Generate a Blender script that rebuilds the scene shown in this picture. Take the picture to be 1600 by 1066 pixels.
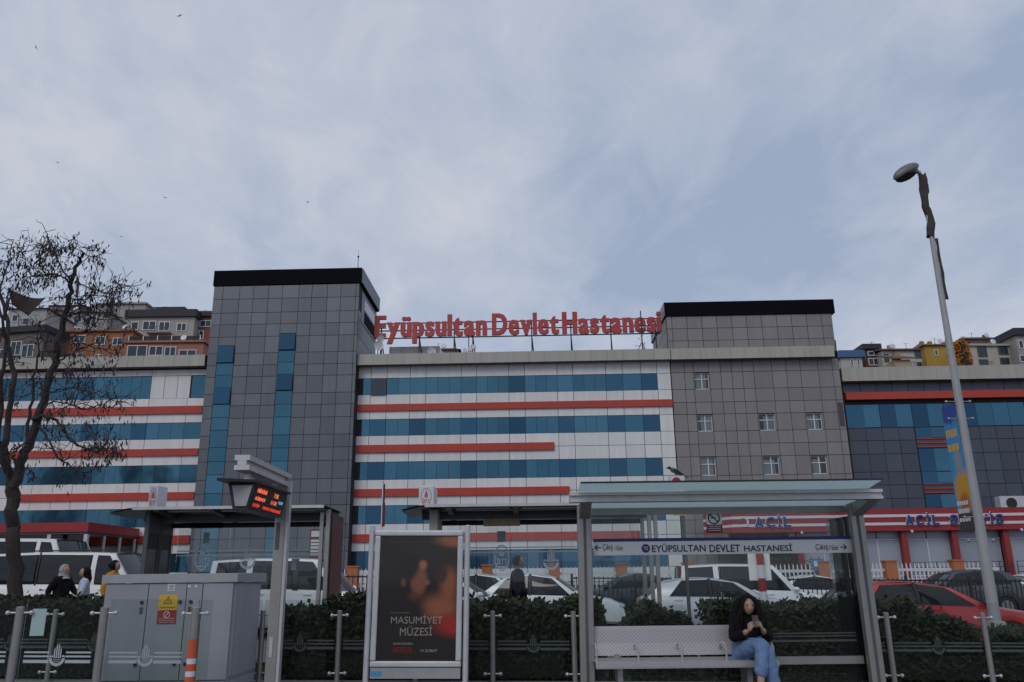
import bpy, bmesh, math, random
from mathutils import Vector, Matrix
random.seed(7)
rad = math.radians
S = bpy.context.scene
COL = S.collection
for o in list(bpy.data.objects):
    bpy.data.objects.remove(o)

# ------------------------------------------------------------------ camera
PITCH = math.atan(375 / 1290.0); ROLL = -0.0115; CAMH = 1.5
cam = bpy.data.cameras.new('camera'); co = bpy.data.objects.new('camera', cam); COL.objects.link(co)
cam.sensor_width = 36; cam.lens = 36 * 1290 / 1600; cam.clip_start = 0.1; cam.clip_end = 4000
RM = Matrix.Rotation(math.pi / 2 + PITCH, 3, 'X') @ Matrix.Rotation(ROLL, 3, 'Z')
co.location = (0, 0, CAMH); co.rotation_euler = RM.to_euler()
S.camera = co
S.render.resolution_x = 1024; S.render.resolution_y = 682

# ------------------------------------------------------------------ sky, sun, exposure
SUN_EL, SUN_AZ = 40, 205        # degrees; azimuth measured clockwise from +Y (behind the camera, a little to its left)
w = bpy.data.worlds.new('World'); S.world = w; w.use_nodes = True
nt = w.node_tree; nt.nodes.clear()
def N(t, **k):
    n = nt.nodes.new(t)
    for a, b in k.items(): setattr(n, a, b)
    return n
out = N('ShaderNodeOutputWorld'); bg = N('ShaderNodeBackground'); bg.inputs[1].default_value = 0.104
sky = N('ShaderNodeTexSky', sky_type='NISHITA', sun_disc=False)
sky.sun_elevation = rad(SUN_EL); sky.sun_rotation = rad(SUN_AZ); sky.air_density = 1.0; sky.dust_density = 2.0
tc = N('ShaderNodeTexCoord'); sep = N('ShaderNodeSeparateXYZ'); nt.links.new(tc.outputs['Generated'], sep.inputs[0])
add = N('ShaderNodeMath', operation='ADD'); add.inputs[1].default_value = 0.28; nt.links.new(sep.outputs[2], add.inputs[0])
mx = N('ShaderNodeMath', operation='MAXIMUM'); mx.inputs[1].default_value = 0.2; nt.links.new(add.outputs[0], mx.inputs[0])
dv = N('ShaderNodeVectorMath', operation='DIVIDE'); nt.links.new(tc.outputs['Generated'], dv.inputs[0])
cb = N('ShaderNodeCombineXYZ')
for i in range(3): nt.links.new(mx.outputs[0], cb.inputs[i])
nt.links.new(cb.outputs[0], dv.inputs[1])
rt = N('ShaderNodeMapping'); rt.inputs['Rotation'].default_value = (0, 0, rad(38)); rt.inputs['Scale'].default_value = (1.0, 0.62, 1)
rt.inputs['Location'].default_value = (3.1, 1.7, 0)
nt.links.new(dv.outputs[0], rt.inputs[0])
n1 = N('ShaderNodeTexNoise'); n1.inputs['Scale'].default_value = 2.1; n1.inputs['Detail'].default_value = 7; n1.inputs['Roughness'].default_value = 0.52
n1.inputs['Distortion'].default_value = 0.35
nt.links.new(rt.outputs[0], n1.inputs[0])
r1 = N('ShaderNodeValToRGB'); e = r1.color_ramp.elements
e[0].position = 0.38; e[0].color = (3.3, 4.0, 5.4, 1); e[1].position = 0.63; e[1].color = (5.7, 5.95, 6.7, 1)
m = r1.color_ramp.elements.new(0.5); m.color = (4.45, 5.0, 6.15, 1)
n2 = N('ShaderNodeTexNoise'); n2.inputs['Scale'].default_value = 6.5; n2.inputs['Detail'].default_value = 8; n2.inputs['Roughness'].default_value = 0.6; n2.inputs['Distortion'].default_value = 0.6
nt.links.new(rt.outputs[0], n2.inputs[0])
mm = N('ShaderNodeMixRGB'); mm.inputs[0].default_value = 0.32; nt.links.new(n1.outputs[0], mm.inputs[1]); nt.links.new(n2.outputs[0], mm.inputs[2])
nt.links.new(mm.outputs[0], r1.inputs[0])
mixs = N('ShaderNodeMixRGB'); mixs.inputs[0].default_value = 0.93
nt.links.new(sky.outputs[0], mixs.inputs[1]); nt.links.new(r1.outputs[0], mixs.inputs[2])
nt.links.new(mixs.outputs[0], bg.inputs[0]); nt.links.new(bg.outputs[0], out.inputs[0])
sl = bpy.data.lights.new('sun', 'SUN'); so = bpy.data.objects.new('sun', sl); COL.objects.link(so)
sl.energy = 0.75; sl.angle = rad(25); sl.color = (1.0, 0.95, 0.88)
a = rad(SUN_AZ); sd = Vector((math.sin(a) * math.cos(rad(SUN_EL)), math.cos(a) * math.cos(rad(SUN_EL)), math.sin(rad(SUN_EL))))
so.rotation_euler = sd.to_track_quat('Z', 'Y').to_euler(); so.location = (0, -20, 60)
S.view_settings.view_transform = 'Standard'; S.view_settings.look = 'None'; S.view_settings.exposure = 0; S.view_settings.gamma = 1
S.view_settings.use_curve_mapping = False
S.render.engine = 'CYCLES'; S.cycles.transparent_max_bounces = 32; S.cycles.max_bounces = 8

# ------------------------------------------------------------------ pixel of the photograph -> place at depth Y
def at(px, py, Y):
    d = RM @ Vector(((px - 800) / 1290.0, -(py - 533) / 1290.0, -1.0))
    return Vector((0, 0, CAMH)) + d * (Y / d.y)
YAW = rad(1.6); FD = 66.0
def fu(px, py, w=0.0):                     # pixel -> (u, z) on the hospital's front, w metres behind it
    U = Vector((math.cos(YAW), -math.sin(YAW), 0)); n = Vector((math.sin(YAW), math.cos(YAW), 0))
    d = RM @ Vector(((px - 800) / 1290.0, -(py - 533) / 1290.0, -1.0)); c = Vector((0, 0, CAMH)); O = Vector((0, FD, 0))
    p = c + d * (((O - c).dot(n) + w) / d.dot(n))
    return (p - O).dot(U), p.z
def fw(u, w, z):                           # hospital frame -> world
    return Vector((u * math.cos(YAW) + w * math.sin(YAW), FD - u * math.sin(YAW) + w * math.cos(YAW), z))
def zp(x): return 0.1 - 0.0145 * x                                  # tram platform
def zs(x, Y): return 0.16 - 0.018 * x + 0.012 * (Y - 20)            # pavement and street behind

# ------------------------------------------------------------------ materials
def mat(name, col, rough=0.6, metal=0.0, var=0.0, streak=0.0, nscale=3.0, noise=0.0, bump=0.0, bscale=40.0, coat=0.0, spec=0.5, emit=None, es=1.0, sheen=0.0):
    m = bpy.data.materials.new(name); m.use_nodes = True; t = m.node_tree; b = t.nodes['Principled BSDF']
    b.inputs['Roughness'].default_value = rough; b.inputs['Metallic'].default_value = metal
    b.inputs['Coat Weight'].default_value = coat; b.inputs['Specular IOR Level'].default_value = spec
    if sheen: b.inputs['Sheen Weight'].default_value = sheen
    c = (col[0], col[1], col[2], 1); b.inputs['Base Color'].default_value = c; cur = None
    def mult(fac_socket, lo, hi):
        nonlocal cur
        mr = t.nodes.new('ShaderNodeMapRange'); mr.inputs[3].default_value = lo; mr.inputs[4].default_value = hi
        t.links.new(fac_socket, mr.inputs[0])
        vm = t.nodes.new('ShaderNodeVectorMath'); vm.operation = 'SCALE'
        if cur is None: vm.inputs[0].default_value = col[:3]
        else: t.links.new(cur, vm.inputs[0])
        t.links.new(mr.outputs[0], vm.inputs['Scale']); cur = vm.outputs[0]
    geo = t.nodes.new('ShaderNodeNewGeometry')
    if var:
        oi = t.nodes.new('ShaderNodeObjectInfo'); mult(oi.outputs['Random'], 1 - var, 1 + var)
    if noise:
        n = t.nodes.new('ShaderNodeTexNoise'); n.inputs['Scale'].default_value = nscale; n.inputs['Detail'].default_value = 5
        t.links.new(geo.outputs['Position'], n.inputs[0]); mult(n.outputs[0], 1 - noise * 1.6, 1 + noise * 1.6)
    if streak:
        mp = t.nodes.new('ShaderNodeMapping'); mp.inputs['Scale'].default_value = (1.6, 1.6, 0.12)
        t.links.new(geo.outputs['Position'], mp.inputs[0])
        n = t.nodes.new('ShaderNodeTexNoise'); n.inputs['Scale'].default_value = 1.7; n.inputs['Detail'].default_value = 6
        t.links.new(mp.outputs[0], n.inputs[0]); mult(n.outputs[0], 1 - streak * 1.7, 1 + streak * 1.3)
    if cur is not None: t.links.new(cur, b.inputs['Base Color'])
    if bump:
        n = t.nodes.new('ShaderNodeTexNoise'); n.inputs['Scale'].default_value = bscale; n.inputs['Detail'].default_value = 4
        t.links.new(geo.outputs['Position'], n.inputs[0]); bp = t.nodes.new('ShaderNodeBump'); bp.inputs['Strength'].default_value = bump
        bp.inputs['Distance'].default_value = 0.02
        t.links.new(n.outputs[0], bp.inputs['Height']); t.links.new(bp.outputs[0], b.inputs['Normal'])
    if emit:
        b.inputs['Emission Color'].default_value = (*emit, 1); b.inputs['Emission Strength'].default_value = es
    return m
def glass(name, tint=(0.8, 0.88, 0.87), refl=1.0, rough=0.02, ior=1.5, haze=0.0, hcol=(0.5, 0.55, 0.55), trans=False):
    m = bpy.data.materials.new(name); m.use_nodes = True; t = m.node_tree; t.nodes.clear()
    o = t.nodes.new('ShaderNodeOutputMaterial'); tr = t.nodes.new('ShaderNodeBsdfTransparent'); tr.inputs[0].default_value = (*tint, 1)
    gl = t.nodes.new('ShaderNodeBsdfGlossy'); gl.inputs['Roughness'].default_value = rough; gl.inputs[0].default_value = (refl, refl, refl, 1)
    fr = t.nodes.new('ShaderNodeFresnel'); fr.inputs[0].default_value = ior
    mx = t.nodes.new('ShaderNodeMixShader'); t.links.new(fr.outputs[0], mx.inputs[0]); t.links.new(tr.outputs[0], mx.inputs[1]); t.links.new(gl.outputs[0], mx.inputs[2])
    cur = mx.outputs[0]
    if haze:
        df = t.nodes.new('ShaderNodeBsdfTranslucent' if trans else 'ShaderNodeBsdfDiffuse'); df.inputs[0].default_value = (*hcol, 1)
        m2 = t.nodes.new('ShaderNodeMixShader'); m2.inputs[0].default_value = haze
        t.links.new(cur, m2.inputs[1]); t.links.new(df.outputs[0], m2.inputs[2]); cur = m2.outputs[0]
    t.links.new(cur, o.inputs[0])
    return m
def curtain(name, col, rough=0.06, var=0.12):                       # tinted mirror glazing of the hospital, each pane set a hair differently
    m = mat(name, col, rough=rough, metal=0.85, var=var)
    t = m.node_tree; b = t.nodes['Principled BSDF']; geo = t.nodes.new('ShaderNodeNewGeometry')
    n = t.nodes.new('ShaderNodeTexNoise'); n.inputs['Scale'].default_value = 0.9; n.inputs['Detail'].default_value = 1
    t.links.new(geo.outputs['Position'], n.inputs[0]); bp = t.nodes.new('ShaderNodeBump'); bp.inputs['Strength'].default_value = 0.12; bp.inputs['Distance'].default_value = 0.05
    t.links.new(n.outputs[0], bp.inputs['Height']); t.links.new(bp.outputs[0], b.inputs['Normal'])
    return m
M = dict(
    white_panel=mat('white_panel', (0.70, 0.705, 0.705), 0.45, var=0.05, streak=0.10),
    grey_panel=mat('grey_panel', (0.125, 0.136, 0.158), 0.42, metal=0.25, var=0.13, streak=0.09),
    taupe_panel=mat('taupe_panel', (0.235, 0.222, 0.222), 0.45, metal=0.15, var=0.09, streak=0.08),
    slate_panel=mat('slate_panel', (0.075, 0.085, 0.115), 0.38, metal=0.25, var=0.12, streak=0.05),
    cornice=mat('cornice', (0.40, 0.385, 0.345), 0.5, var=0.04, streak=0.13),
    soffit=mat('soffit', (0.16, 0.14, 0.12), 0.7),
    joint=mat('joint', (0.025, 0.025, 0.03), 0.8),
    black_cap=mat('black_cap', (0.006, 0.006, 0.010), 0.8, spec=0.06),
    red_band=mat('red_band', (0.43, 0.045, 0.028), 0.45, noise=0.10, nscale=0.6, streak=.08),
    red_sign=mat('red_sign', (0.42, 0.045, 0.045), 0.45),
    pane=curtain('pane', (0.06, 0.155, 0.22), var=.16), pane_dark=curtain('pane_dark', (0.038, 0.10, 0.165), 0.09, var=.2),
    pane_open=curtain('pane_open', (0.07, 0.085, 0.10), 0.15),
    steel=mat('steel', (0.33, 0.32, 0.31), 0.4, metal=0.7, noise=0.10, nscale=6),
    steel_lt=mat('steel_lt', (0.55, 0.54, 0.545), 0.38, metal=0.5, noise=0.12, nscale=9),
    alu=mat('alu', (0.58, 0.58, 0.60), 0.42, metal=0.3, noise=0.10, nscale=7, streak=.06),
    dark_metal=mat('dark_metal', (0.03, 0.03, 0.033), 0.5, metal=0.3),
    mid_metal=mat('mid_metal', (0.10, 0.10, 0.105), 0.5, metal=0.3),
    glass=glass('clear_glass', (0.88, 0.92, 0.915), ior=1.28, haze=0.003), sheltergl=glass('shelter_glass', (0.90, 0.935, 0.93), ior=1.35, haze=0.004),
    roofglass=glass('roof_glass', (0.62, 0.70, 0.70), haze=0.6, hcol=(0.62, 0.72, 0.72), trans=True),
    tintglass=glass('tint_glass', (0.25, 0.29, 0.30)), winglass=glass('window_glass', (0.80, 0.84, 0.85)),
    frost=mat('frost', (0.40, 0.45, 0.47), 0.6), frost_mid=mat('frost_mid', (0.33, 0.36, 0.385), 0.6), frost_w=mat('frost_w', (0.75, 0.78, 0.80), 0.6), frost2=mat('frost2', (0.34, 0.47, 0.47), 0.55),
    cabinet=mat('cabinet_paint', (0.30, 0.31, 0.345), 0.5, var=0.03, streak=0.14, noise=.06, nscale=1.6, bump=0.08), cabinet_lid=mat('cabinet_lid', (0.36, 0.36, 0.375), 0.45, metal=0.3, noise=0.08, nscale=7),
    yellow=mat('yellow_print', (0.62, 0.38, 0.03), 0.5), red_print=mat('red_print', (0.30, 0.022, 0.028), 0.5, noise=.08, nscale=1.0), red_dark=mat('red_dark', (0.26, 0.03, 0.03), .5), white_print=mat('white_print', (0.62, 0.62, 0.64), 0.5),
    ink=mat('ink', (0.015, 0.015, 0.02), 0.5), navy=mat('navy', (0.03, 0.03, 0.16), 0.5), blue_letter=mat('blue_letter', (0.02, 0.04, 0.22), 0.4),
    orange=mat('orange_plastic', (0.55, 0.09, 0.03), 0.45), white_plastic=mat('white_plastic', (0.62, 0.62, 0.66), 0.45, noise=0.04),
    led_red=mat('led_red', (0, 0, 0), emit=(1.0, 0.06, 0.03), es=1.0), led_orange=mat('led_orange', (0, 0, 0), emit=(1.0, 0.17, 0.07), es=1.15), led_blue=mat('led_blue', (0, 0, 0), emit=(0.25, 0.65, 1.0), es=.7),
    asphalt=mat('asphalt', (0.055, 0.055, 0.058), 0.85, noise=0.2, nscale=2.5, bump=0.4, bscale=60),
    paving=mat('paving', (0.20, 0.195, 0.19), 0.8, noise=0.12, nscale=4, bump=0.3), concrete=mat('concrete', (0.30, 0.29, 0.28), 0.85, noise=0.15, nscale=5, bump=0.3, streak=0.1),
    soil=mat('soil', (0.05, 0.06, 0.025), 0.95, noise=0.25, nscale=4, bump=0.6), grass=mat('grass', (0.06, 0.10, 0.02), 0.8, noise=0.25, nscale=3),
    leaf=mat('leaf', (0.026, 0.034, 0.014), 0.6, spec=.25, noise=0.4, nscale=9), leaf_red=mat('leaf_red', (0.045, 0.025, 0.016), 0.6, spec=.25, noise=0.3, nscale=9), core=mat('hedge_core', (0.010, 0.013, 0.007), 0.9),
    bark=mat('bark', (0.030, 0.024, 0.022), 0.9, noise=0.25, nscale=7, bump=0.8, bscale=18), pod=mat('pod', (0.022, 0.018, 0.022), 0.7),
    tyre=mat('tyre', (0.012, 0.012, 0.012), 0.8), rim=mat('rim', (0.35, 0.35, 0.36), 0.35, metal=0.8), car_glass=mat('car_glass', (0.008, 0.010, 0.013), 0.04, spec=0.5),
    car_white=mat('car_white', (0.78, 0.79, 0.80), 0.3, coat=0.6), car_silver=mat('car_silver', (0.58, 0.60, 0.63), 0.3, metal=0.3, coat=0.6), car_red=mat('car_red', (0.42, 0.022, 0.02), 0.3, coat=0.7),
    car_grey=mat('car_grey', (0.055, 0.06, 0.07), 0.3, metal=0.3, coat=0.7), trim=mat('car_trim', (0.015, 0.015, 0.016), 0.6), lamp_clear=mat('lamp_clear', (0.5, 0.5, 0.52), 0.12, metal=0.4), lamp_red=mat('lamp_red', (0.25, 0.01, 0.01), 0.2),
    skin=mat('skin', (0.42, 0.25, 0.18), 0.55), lips=mat('lips', (0.25, 0.07, 0.06), 0.5), hair=mat('hair', (0.006, 0.0045, 0.0045), 0.6, spec=.2, bump=0.5, bscale=120), eye=mat('eye', (0.01, 0.008, 0.006), 0.3),
    black_cloth=mat('black_cloth', (0.008, 0.007, 0.009), 0.9, spec=.2, bump=1.0, bscale=14), denim=mat('denim', (0.13, 0.21, 0.38), 0.85, noise=0.18, nscale=9, bump=1.0, bscale=16), scarf=mat('scarf', (0.32, 0.32, 0.33), 0.8, noise=0.5, nscale=22),
    pale_cloth=mat('pale_cloth', (0.48, 0.55, 0.68), 0.8), yellow_cloth=mat('yellow_cloth', (0.55, 0.24, 0.015), 0.8), navy_cloth=mat('navy_cloth', (0.02, 0.022, 0.04), 0.85),
    pale_blind=mat('pale_blind', (0.33, 0.36, 0.43), 0.25, var=0.12),
    brick=mat('brick_orange', (0.42, 0.15, 0.07), 0.8, noise=0.1), awning=mat('awning_cloth', (0.03, 0.018, 0.018), .85, noise=.3, nscale=.8), cloth_brown=mat('torn_sheet', (0.05, 0.038, 0.038), 0.85, noise=0.4, nscale=5),
)

# ------------------------------------------------------------------ mesh builders
OFF = {}
class MB:
    def __init__(s): s.v = []; s.f = []; s.m = []
    def add(s, vs, fs, m=0):
        b = len(s.v); s.v += [tuple(p) for p in vs]; s.f += [tuple(i + b for i in f) for f in fs]; s.m += [m] * len(fs); return s
    def box(s, x0, x1, y0, y1, z0, z1, m=0):
        return s.add([(x0, y0, z0), (x1, y0, z0), (x1, y1, z0), (x0, y1, z0), (x0, y0, z1), (x1, y0, z1), (x1, y1, z1), (x0, y1, z1)],
                     [(0, 3, 2, 1), (4, 5, 6, 7), (0, 1, 5, 4), (1, 2, 6, 5), (2, 3, 7, 6), (3, 0, 4, 7)], m)
    def hexa(s, p, m=0):                    # eight corners, bottom four then top four
        return s.add(p, [(0, 3, 2, 1), (4, 5, 6, 7), (0, 1, 5, 4), (1, 2, 6, 5), (2, 3, 7, 6), (3, 0, 4, 7)], m)
    def bar(s, a, b, wd, ht, m=0, up=(0, 0, 1)):
        a = Vector(a); b = Vector(b); d = (b - a).normalized(); sx = d.cross(Vector(up))
        if sx.length < 1e-4: sx = Vector((1, 0, 0))
        sx.normalize(); u = sx.cross(d).normalized(); sx *= wd / 2; u *= ht / 2
        return s.hexa([a - sx - u, a + sx - u, b + sx - u, b - sx - u, a - sx + u, a + sx + u, b + sx + u, b - sx + u], m)
    def tube(s, pts, rs, n=8, m=0, cap=True):
        pts = [Vector(p) for p in pts]
        if not hasattr(rs, '__len__'): rs = [rs] * len(pts)
        vs = []; fs = []; ref = Vector((0.31, 0.77, 0.56)); px = None
        for i, p in enumerate(pts):
            d = (pts[min(i + 1, len(pts) - 1)] - pts[max(i - 1, 0)]).normalized()
            x = (px - d * px.dot(d)) if px is not None else d.cross(ref)
            if x.length < 1e-5: x = d.orthogonal()
            x.normalize(); px = x; y = d.cross(x)
            for k in range(n):
                a = 2 * math.pi * k / n; vs.append(p + (x * math.cos(a) + y * math.sin(a)) * rs[i])
        for i in range(len(pts) - 1):
            for k in range(n): fs.append((i * n + k, i * n + (k + 1) % n, (i + 1) * n + (k + 1) % n, (i + 1) * n + k))
        if cap: fs.append(tuple(range(n - 1, -1, -1))); fs.append(tuple((len(pts) - 1) * n + k for k in range(n)))
        return s.add(vs, fs, m)
    def ball(s, c, r, nu=12, nv=8, m=0, fn=None):
        if not hasattr(r, '__len__'): r = (r, r, r)
        vs = []; fs = []
        for j in range(nv + 1):
            th = math.pi * j / nv
            for i in range(nu):
                ph = 2 * math.pi * i / nu; p = Vector((math.sin(th) * math.cos(ph), math.sin(th) * math.sin(ph), math.cos(th)))
                if fn: p = fn(p)
                vs.append((c[0] + p.x * r[0], c[1] + p.y * r[1], c[2] + p.z * r[2]))
        for j in range(nv):
            for i in range(nu): fs.append((j * nu + i, (j + 1) * nu + i, (j + 1) * nu + (i + 1) % nu, j * nu + (i + 1) % nu))
        return s.add(vs, fs, m)
    def slab(s, poly, off, m=0):            # polygon of 3D points pushed along off
        n = len(poly); off = Vector(off); P = [Vector(p) for p in poly]
        return s.add(P + [p + off for p in P], [tuple(range(n)), tuple(range(2 * n - 1, n - 1, -1))] + [(i, i + n, (i + 1) % n + n, (i + 1) % n) for i in range(n)], m)
    def grid(s, rows, m=0, close=False):
        nr = len(rows); nc = len(rows[0]); vs = [p for r in rows for p in r]; fs = []
        for i in range(nr - 1):
            for j in range(nc if close else nc - 1): fs.append((i * nc + j, i * nc + (j + 1) % nc, (i + 1) * nc + (j + 1) % nc, (i + 1) * nc + j))
        return s.add(vs, fs, m)
    def mesh(s, name, mats, smooth=False, off=(0, 0, 0)):
        me = bpy.data.meshes.new(name); o = Vector(off)
        me.from_pydata([tuple(Vector(v) - o) for v in s.v], [], s.f)
        if not isinstance(mats, (list, tuple)): mats = [mats]
        for k in mats: me.materials.append(M[k] if isinstance(k, str) else k)
        if len(mats) > 1: me.polygons.foreach_set('material_index', s.m)
        bm = bmesh.new(); bm.from_mesh(me); bmesh.ops.recalc_face_normals(bm, faces=bm.faces); bm.to_mesh(me); bm.free()
        if smooth:
            me.polygons.foreach_set('use_smooth', [True] * len(me.polygons))
            try: me.set_sharp_from_angle(angle=rad(smooth if smooth > 1 else 40))
            except Exception: pass
        return me
    def build(s, name, mats, parent=None, world=False, smooth=False):
        off = OFF.get(parent.name, (0, 0, 0)) if (parent is not None and world) else (0, 0, 0)
        o = bpy.data.objects.new(name, s.mesh(name, mats, smooth, off)); COL.objects.link(o)
        if parent is not None: o.parent = parent; OFF[o.name] = off
        return o
def obj(name, me, parent=None, loc=(0, 0, 0), rot=(0, 0, 0), scale=(1, 1, 1)):
    o = bpy.data.objects.new(name, me); COL.objects.link(o); o.parent = parent; o.location = loc; o.rotation_euler = rot; o.scale = scale
    if parent is not None: OFF[o.name] = OFF.get(parent.name, (0, 0, 0))
    return o
def tag(o, label, cat, group=None):
    o['label'] = label; o['category'] = cat
    if group: o['group'] = group
    return o
def thing(name, label, cat, loc=(0, 0, 0), rotz=0.0, group=None):
    o = bpy.data.objects.new(name, None); COL.objects.link(o); o.empty_display_size = 0.2
    o.location = loc; o.rotation_euler = (0, 0, rotz); OFF[o.name] = tuple(loc)
    return tag(o, label, cat, group)
def kind(o, k): o['kind'] = k; return o
PC = {}
def pbox(name, parent, x0, x1, y0, y1, z0, z1, mk):                 # box part that shares its mesh with equal ones
    key = (round(x1 - x0, 2), round(y1 - y0, 2), round(z1 - z0, 2), mk)
    if key not in PC:
        a, b, c = key[0] / 2, key[1] / 2, key[2] / 2
        PC[key] = MB().box(-a, a, -b, b, -c, c).mesh(name, mk)
    return obj(name, PC[key], parent, ((x0 + x1) / 2, (y0 + y1) / 2, (z0 + z1) / 2))
def copy_tree(o, parent=None):
    c = o.copy(); COL.objects.link(c); c.parent = parent
    for ch in list(o.children): copy_tree(ch, c)
    return c
TC = {}
def text_raw(s, bold=0.0):
    key = (s, bold)
    if key in TC: return TC[key]
    cu = bpy.data.curves.new('txt', 'FONT'); cu.body = s; cu.size = 1; cu.offset = bold; cu.resolution_u = 3
    o = bpy.data.objects.new('txt', cu); COL.objects.link(o); bpy.context.view_layer.update()
    me = bpy.data.meshes.new_from_object(o.evaluated_get(bpy.context.evaluated_depsgraph_get()))
    r = ([v.co.copy() for v in me.vertices], [tuple(p.vertices) for p in me.polygons])
    bpy.data.objects.remove(o); bpy.data.curves.remove(cu); bpy.data.meshes.remove(me)
    TC[key] = r; return r
def text_mb(s, x0, x1, z0, z1, y, depth=0.004, bold=0.0, frame=None):     # lettering in the x-z plane facing -y, fitted to a box
    vs, fs = text_raw(s, bold); ax = min(v.x for v in vs); bx = max(v.x for v in vs); ay = min(v.y for v in vs); by = max(v.y for v in vs)
    kx = (x1 - x0) / max(bx - ax, 1e-6); kz = (z1 - z0) / max(by - ay, 1e-6); mb = MB(); n = len(vs)
    P = [((v.x - ax) * kx + x0, y, (v.y - ay) * kz + z0) for v in vs]
    if frame: P = [frame(*p) for p in P]
    if depth <= 0: mb.add(P, fs); return mb
    Q = [((v.x - ax) * kx + x0, y - depth, (v.y - ay) * kz + z0) for v in vs]
    if frame: Q = [frame(*p) for p in Q]
    ed = {}
    for f in fs:
        for i in range(len(f)):
            k = (f[i], f[(i + 1) % len(f)]); ed[k] = ed.get(k, 0) + 1
    side = [(a, b, b + n, a + n) for (a, b) in ed if (b, a) not in ed]
    mb.add(P + Q, [tuple(reversed(f)) for f in fs] + [tuple(i + n for i in f) for f in fs] + side)
    return mb
def skin(verts, edges, radii, root=0, sub=2):                        # a continuous tapering body grown round a skeleton
    me = bpy.data.meshes.new('sk'); me.from_pydata(verts, edges, []); o = bpy.data.objects.new('sk', me); COL.objects.link(o)
    md = o.modifiers.new('s', 'SKIN'); md.use_smooth_shade = True
    for i, r in enumerate(radii):
        sv = me.skin_vertices[0].data[i]; sv.radius = (r, r) if not hasattr(r, '__len__') else r; sv.use_root = (i == root)
    sb = o.modifiers.new('u', 'SUBSURF'); sb.levels = sub; sb.render_levels = sub
    bpy.context.view_layer.update()
    r = bpy.data.meshes.new_from_object(o.evaluated_get(bpy.context.evaluated_depsgraph_get()))
    bpy.data.objects.remove(o)
    vs = [v.co.copy() for v in r.vertices]; fs = [tuple(p.vertices) for p in r.polygons]; bpy.data.meshes.remove(r)
    return vs, fs
M['led_sticker'] = mat('blue_sticker', (0.05, 0.28, 0.55), 0.4)
M['poster_ink'] = mat('poster_ink', (0.42, 0.38, 0.34), 0.6); M['poster_red'] = mat('poster_red', (0.30, 0.012, 0.015), 0.6); M['poster_faint'] = mat('poster_faint', (0.10, 0.08, 0.065), 0.6)
M['coverglass'] = glass('cover_glass', (0.95, 0.95, 0.95), rough=.05, ior=1.2)
def blob_print(name, base, blobs, scale=(1, 1, 1), nz=.12):          # flat print made of soft colour patches (object space of the sheet)
    m = bpy.data.materials.new(name); m.use_nodes = True; t = m.node_tree; b = t.nodes['Principled BSDF']; b.inputs['Roughness'].default_value = .5
    tc = t.nodes.new('ShaderNodeTexCoord'); n = t.nodes.new('ShaderNodeTexNoise'); n.inputs['Scale'].default_value = 6; n.inputs['Detail'].default_value = 5
    t.links.new(tc.outputs['Generated'], n.inputs[0]); ad = t.nodes.new('ShaderNodeVectorMath'); ad.operation = 'MULTIPLY_ADD'; ad.inputs[1].default_value = (nz, 0, nz); t.links.new(n.outputs['Color'], ad.inputs[0]); t.links.new(tc.outputs['Generated'], ad.inputs[2])
    cur = None
    for (x, z, rx, rz, col, soft) in blobs:
        mp = t.nodes.new('ShaderNodeMapping'); mp.inputs['Location'].default_value = (-(x + nz / 2) / rx, 0, -(z + nz / 2) / rz); mp.inputs['Scale'].default_value = (1 / rx, 0, 1 / rz); t.links.new(ad.outputs[0], mp.inputs[0])
        ln = t.nodes.new('ShaderNodeVectorMath'); ln.operation = 'LENGTH'; t.links.new(mp.outputs[0], ln.inputs[0])
        mr = t.nodes.new('ShaderNodeMapRange'); mr.interpolation_type = 'SMOOTHSTEP'; mr.inputs[1].default_value = 1.0; mr.inputs[2].default_value = 1.0 - soft; t.links.new(ln.outputs['Value'], mr.inputs[0])
        mx = t.nodes.new('ShaderNodeMixRGB'); t.links.new(mr.outputs[0], mx.inputs[0]); mx.inputs[2].default_value = (*col, 1)
        if cur is None: mx.inputs[1].default_value = (*base, 1)
        else: t.links.new(cur, mx.inputs[1])
        cur = mx.outputs[0]
    t.links.new(cur, b.inputs['Base Color']); return m
M['poster'] = blob_print('film_poster', (0.020, 0.014, 0.014), [(.95, .97, .34, .10, (.40, .15, .08), .8), (.62, .86, .5, .10, (.030, .020, .018), .7), (.93, .70, .30, .24, (.035, .018, .015), .6), (.90, .60, .17, .20, (.36, .12, .055), .75), (.80, .68, .12, .10, (.06, .025, .02), .7), (.80, .42, .36, .16, (.38, .13, .065), .8), (.97, .28, .36, .13, (.45, .03, .018), .8), (.51, .63, .14, .16, (.30, .11, .06), .55), (.55, .76, .085, .06, (.48, .18, .10), .7), (.62, .62, .05, .03, (.34, .13, .07), .7), (.36, .76, .19, .17, (.016, .011, .010), .5), (.31, .62, .05, .055, (.20, .075, .04), .7), (.44, .50, .10, .07, (.12, .045, .03), .8), (.30, .38, .36, .15, (.016, .012, .013), .6)], nz=.03)
M['banner'] = blob_print('street_banner', (0.04, 0.25, 0.50), [(.4, .95, .9, .12, (.02, .06, .30), .3), (.7, .30, .8, .22, (.55, .28, .02), .5), (.65, .20, .5, .12, (.35, .10, .03), .6), (.6, .55, .35, .14, (.25, .27, .30), .5), (.5, .02, 1.2, .16, (.05, .045, .04), .2)], nz=.08)
M['board_white'] = mat('board_white', (0.82, 0.82, 0.82), 0.5, noise=.04); M['frost_faint'] = mat('frost_faint', (0.055, 0.068, 0.072), 0.6); M['logo_red'] = mat('logo_red', (0.42, 0.12, 0.10), 0.5)
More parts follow.
